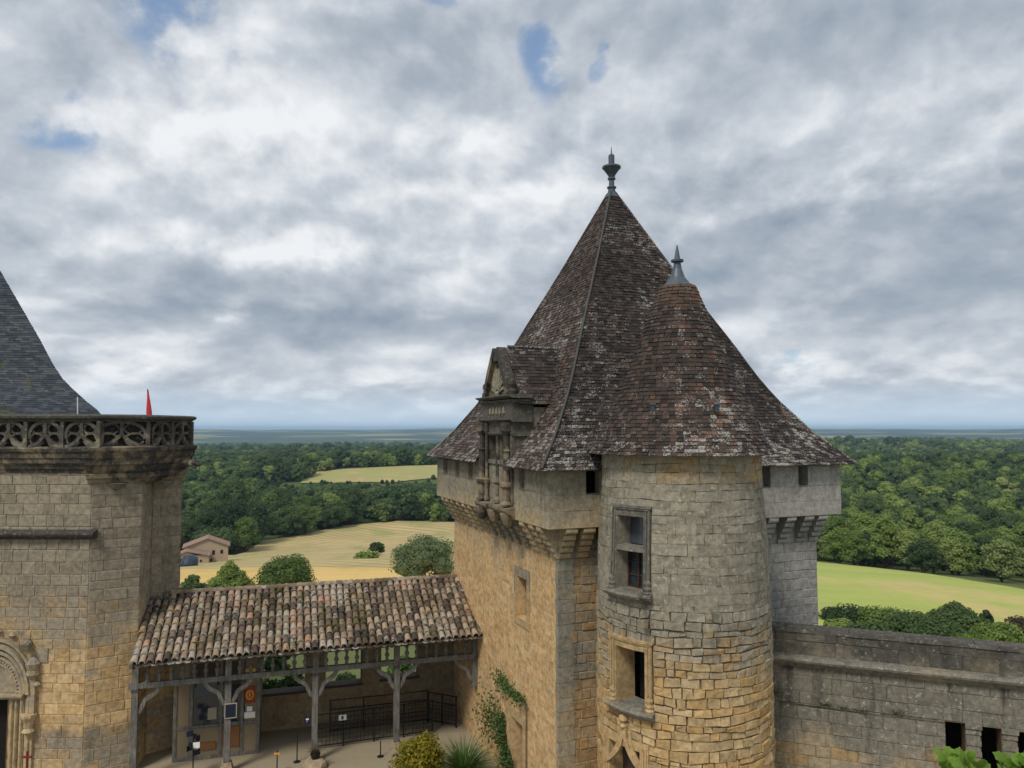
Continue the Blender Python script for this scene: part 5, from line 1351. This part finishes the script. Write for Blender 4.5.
# stone pedestal heap at the third post
q = GP(pu[2]+.02, 0, .45); pb = thing('plant_pot', 'dark potted plant on a rough stone at the foot of the third gallery post', 'plant pot', tuple(q))
mb = MB(); v_, f_ = ico(tuple(q+Vector((0, 0, .12))), .4, 2, .5, np.random.default_rng(3)); mb.v = [Vector(x) for x in v_]; mb.f = f_; mb.r = [.4]*len(f_); mb.mi = [0]*len(f_); mb.build('stone', M_trimG, pb)
mb = MB(); mb.lathe(q+Vector((0, 0, .25)), [(.1, 0), (.15, .15), (.17, .2), (.15, .21)], 10); mb.build('pot', M_iron, pb)
tf = tuft('leaves', None, q+Vector((0, 0, .45)), 60, .4, 1.2, M_brownl, None, .014, 9, pb)
# bushes in the courtyard
def bush(name, label, px, py, wpx, D_, h, mt, n, leaf, seed, k=10, cat='bush'):
    q = at(px, py, D_); q = Vector((q.x, q.y, GZ)); Rr = wpx/FPX*D_/2
    return make_tree(name, label, cat, seed, (h, Rr, .05, k, 'round'), n, leaf, mt, tuple(q), None, True, .6)
bush('yellow_bush', 'yellow green bush with orange leaves at the foot of the gallery', 420, 750, 60, 23.4, 1.5, M_leafY, 3800, .045, 91, 14)
q = Vector((at(464, 750, 23.6).x, 23.6, GZ+.05))
tuft('ornamental_grass', 'clump of arching green ornamental grass by the gate tower wall', q, 700, 1.75, 1.1, M_ivy, 'grass clump', .016, 12)
mb = MB(); r_ = random.Random(14)
for i in range(10):
    a = 2*pi*i/10; c_ = Vector((at(440, 768, 22.6).x+1.6*cos(a), 22.9+.75*sin(a), GZ+.12)); mb.cur = r_.random()
    v_, f_ = ico(tuple(c_), .24, 1, .7, np.random.default_rng(i)); o_ = len(mb.v); mb.v += [Vector(x) for x in v_]; mb.f += [tuple(o_+t for t in x) for x in f_]; mb.r += [mb.cur]*len(f_); mb.mi += [0]*len(f_)
tag(mb.build('rock_border', M_trimG), 'low border of rough stones around the bush and grass', 'rocks')
# climbing plants on the gate tower
def climber(name, label, path, n, leaf, seed, spread):
    t = thing(name, label, 'climbing plant', tuple(QL(QL.hit(*path[0])[0], 0, .05))); r = random.Random(seed); P_ = [QL(*QL.hit(*q), .06) for q in path]
    mb = MB(); mb.tube([Vector((P_[0].x, P_[0].y, GZ))]+P_ if True else P_, .018, 5); mb.build('stem', M_bark, t)
    mb = MB()
    for i in range(n):
        s = r.random()*(len(P_)-1); k = int(s); c_ = P_[k].lerp(P_[k+1], s-k); sp = spread[min(k, len(spread)-1)]
        u, v_, w_ = r.gauss(0, sp), r.gauss(0, sp), abs(r.gauss(0, .14)); c_ = c_+eL*u-eF*w_+Vector((0, 0, v_))
        d_ = Vector((r.gauss(0, 1), r.gauss(0, 1), r.gauss(0, 1))).normalized(); e_ = d_.orthogonal().normalized(); s_ = leaf*r.uniform(.6, 1.3); mb.cur = r.random()
        mb.quad(c_-d_*s_, c_-e_*s_*.6, c_+d_*s_, c_+e_*s_*.6)
    mb.build('foliage', M_ivy, t)
climber('climbing_plant', 'bushy climbing plant left of the small side door', [(516, 790), (514, 762), (507, 742), (500, 722), (494, 712), (486, 724)], 850, .05, 3, (.12, .1, .12, .3, .42, .3))
climber('climbing_plant', 'small green shoot clinging to the wall above the side door', [(528, 702), (518, 692), (508, 684), (502, 676)], 420, .05, 4, (.08, .12, .16, .16))
climber('climbing_plant', 'thin trailing stem of leaves hugging the side door surround', [(508, 768), (508, 745), (506, 725), (505, 712)], 420, .045, 5, (.06, .07, .09, .12))

# ------------------------------------------------------------------ farmhouse
M_hw = plain('house_render', (.38, .30, .215), .9, .5, 1.2); M_hr = plain('house_tiles', (.25, .165, .125), .9, .4, 2.)
hb = ground(212, 570); hb = at(206, 562, 205); hz = H(hb.x, hb.y)
fh = thing('farmhouse', 'stone farmhouse with a low pitched tile roof on the golden field', 'house', (hb.x, hb.y, hz))
hd = Vector((.93, .36, 0)).normalized(); hn = Vector((hd.y, -hd.x, 0)); HP = Plane(hb-Vector((0, 0, 0)), hd, hn)
Hh = lambda u, v, w=0.: HP(u, v+hz, w)
top = at(206, 547, 205).z-hz; top = max(3.5, top)
zb_ = at(206, 538, 205).z-hz
W_h = 5.6; hev = top
mb = MB(); mb.box(Hh, -W_h, W_h, -3, hev, -7, 0)
mb.poly(Hh, [(-W_h, hev), (W_h, hev), (0.3, hev+2.1)], -7, 0); mb.build('wall', M_hw, fh)
mb = MB()
for sg in (-1, 1): mb.poly(Hh, [(sg*(W_h+.5), hev-.15), (.3, hev+2.2), (.3, hev+2.42), (sg*(W_h+.5), hev+.1)], -7.4, .4)
mb.build('roof', M_hr, fh)
for (u, z_, w_, h_) in ((-2.1, hev-1.9, .9, 1.1), (1.5, hev-2.2, .7, 1.2), (1.0, hev-3.9, .6, .6), (-4.3, hev-2.3, .7, 1.), (3.6, hev-2.0, .7, 1.)): mb = MB(); mb.box(Hh, u, u+w_, z_, z_+h_, -.2, .04); mb.build('window', M_black, fh)
bq = Hh(-2.8, 0, 5.5); bz = H(bq.x, bq.y); Bh = lambda u, v, w=0.: Plane(bq, hd, hn)(u, v+bz, w)
mb = MB(); barn = thing('barn', 'low outbuilding with a reddish roof in front of the farmhouse', 'barn', (bq.x, bq.y, bz)); zz = hz-bz
mb.box(Bh, -4.5, 3.6, -3, 2.4, -5, 0); mb.poly(Bh, [(-4.5, 2.4), (.5, 2.4), (-2, 3.4)], -5, 0); mb.build('wall', M_hw, barn)
mb = MB(); mb.poly(Bh, [(-4.9, 2.3), (-2, 3.5), (-2, 3.7), (-4.9, 2.5)], -5.2, .4); mb.poly(Bh, [(3.9, 2.1), (-2, 3.5), (-2, 3.7), (3.9, 2.3)], -5.2, .4); mb.build('roof', M_hr, barn)
mb = MB(); mb.box(Bh, -3.5, -.6, -.5, 1.8, -.2, .04); mb.box(Bh, 1.4, 1.9, .6, 1.2, -.2, .04); mb.build('opening', M_black, barn)  # near-black boxes on the wall stand in for shaded openings
tq = at(189, 570, 185); tz_ = H(tq.x, tq.y); npr = np.random.default_rng(5)
mb = MB(); v_, f_ = ico((tq.x, tq.y, tz_+.9), 2.3, 2, .95, npr); mb.v = [Vector(x) for x in v_]; mb.f = f_; mb.r = [.4]*len(f_); mb.mi = [0]*len(f_)
tag(mb.build('covered_stack', plain('dark_tarp', (.03, .04, .06), .5, .3, 1)), 'dark blue tarpaulin covered stack beside the barn', 'covered stack')

# ------------------------------------------------------------------ leaves in the foreground
def sprig(label, px, py, D_, n, seed, spread, leaf):
    q = at(px, py, D_); t = thing('leafy_shoot', label, 'plant', (q.x, q.y, 0)); r = random.Random(seed)
    mb = MB(); mb.tube([Vector((q.x, q.y, 0)), Vector((q.x+.05, q.y, q.z*.5)), q-Vector((0, 0, .05)), q], [.02, .012, .004, .002], 5); mb.build('stem', M_bark, t)
    mb = MB()
    for i in range(n):
        c_ = q+Vector((r.uniform(-spread, spread), r.uniform(-spread, spread)*.7, -abs(r.gauss(0, spread*.9))-.01)); a = r.uniform(0, 2*pi)
        d_ = Vector((cos(a), sin(a)*.6, r.uniform(.1, .9))).normalized(); nr = Vector((r.gauss(0, .4), -.8, .7)).normalized(); e_ = d_.cross(nr).normalized(); up = e_.cross(d_); mb.cur = r.random(); L_ = leaf*r.uniform(.7, 1.2)
        P_ = lambda s, w: c_+d_*L_*s+e_*L_*w+up*(-abs(w)*.25*L_+.1*L_*sin(s*3))
        ws = [0, .24, .34, .30, .36, .22, .26, .1, 0]; m_ = len(ws)-1
        for k in range(m_):
            s0, s1 = k/m_, (k+1)/m_
            mb.quad(P_(s0, 0), P_(s1, 0), P_(s1, ws[k+1]), P_(s0, ws[k])); mb.quad(P_(s0, 0), P_(s1, 0), P_(s1, -ws[k+1]), P_(s0, -ws[k]))
    mb.build('leaves', M_leafB, t)
sprig('bright green leafy shoot in the foreground left of the wall openings', 964, 757, 2.6, 30, 5, .058, .055)
sprig('bright green leafy shoot at the lower right corner in the foreground', 1024, 757, 2.5, 24, 6, .05, .055)

# ------------------------------------------------------------------ haze
mb = MB(); X_ = 24500
mb.hexa([Vector(q) for q in ((-X_, -X_, -60), (X_, -X_, -60), (X_, X_, -60), (-X_, X_, -60), (-X_, -X_, 75), (X_, -X_, 75), (X_, X_, 75), (-X_, X_, 75))])
hm = bpy.data.materials.new('haze'); hm.use_nodes = True; hg = NT(hm.node_tree); hm.node_tree.nodes.remove(hg.n['Principled BSDF'])
pvn = hg.new('ShaderNodeVolumePrincipled'); pvn.inputs['Color'].default_value = (.50, .75, 1.0, 1); pvn.inputs['Density'].default_value = 8e-5; pvn.inputs['Anisotropy'].default_value = 0.
hg.l.new(pvn.outputs[0], hg.n['Material Output'].inputs['Volume'])
ho = mb.build('haze', hm); tag(ho, 'thin blue haze over the distant hills', 'haze', kind='stuff')
print('objects', len(bpy.data.objects))
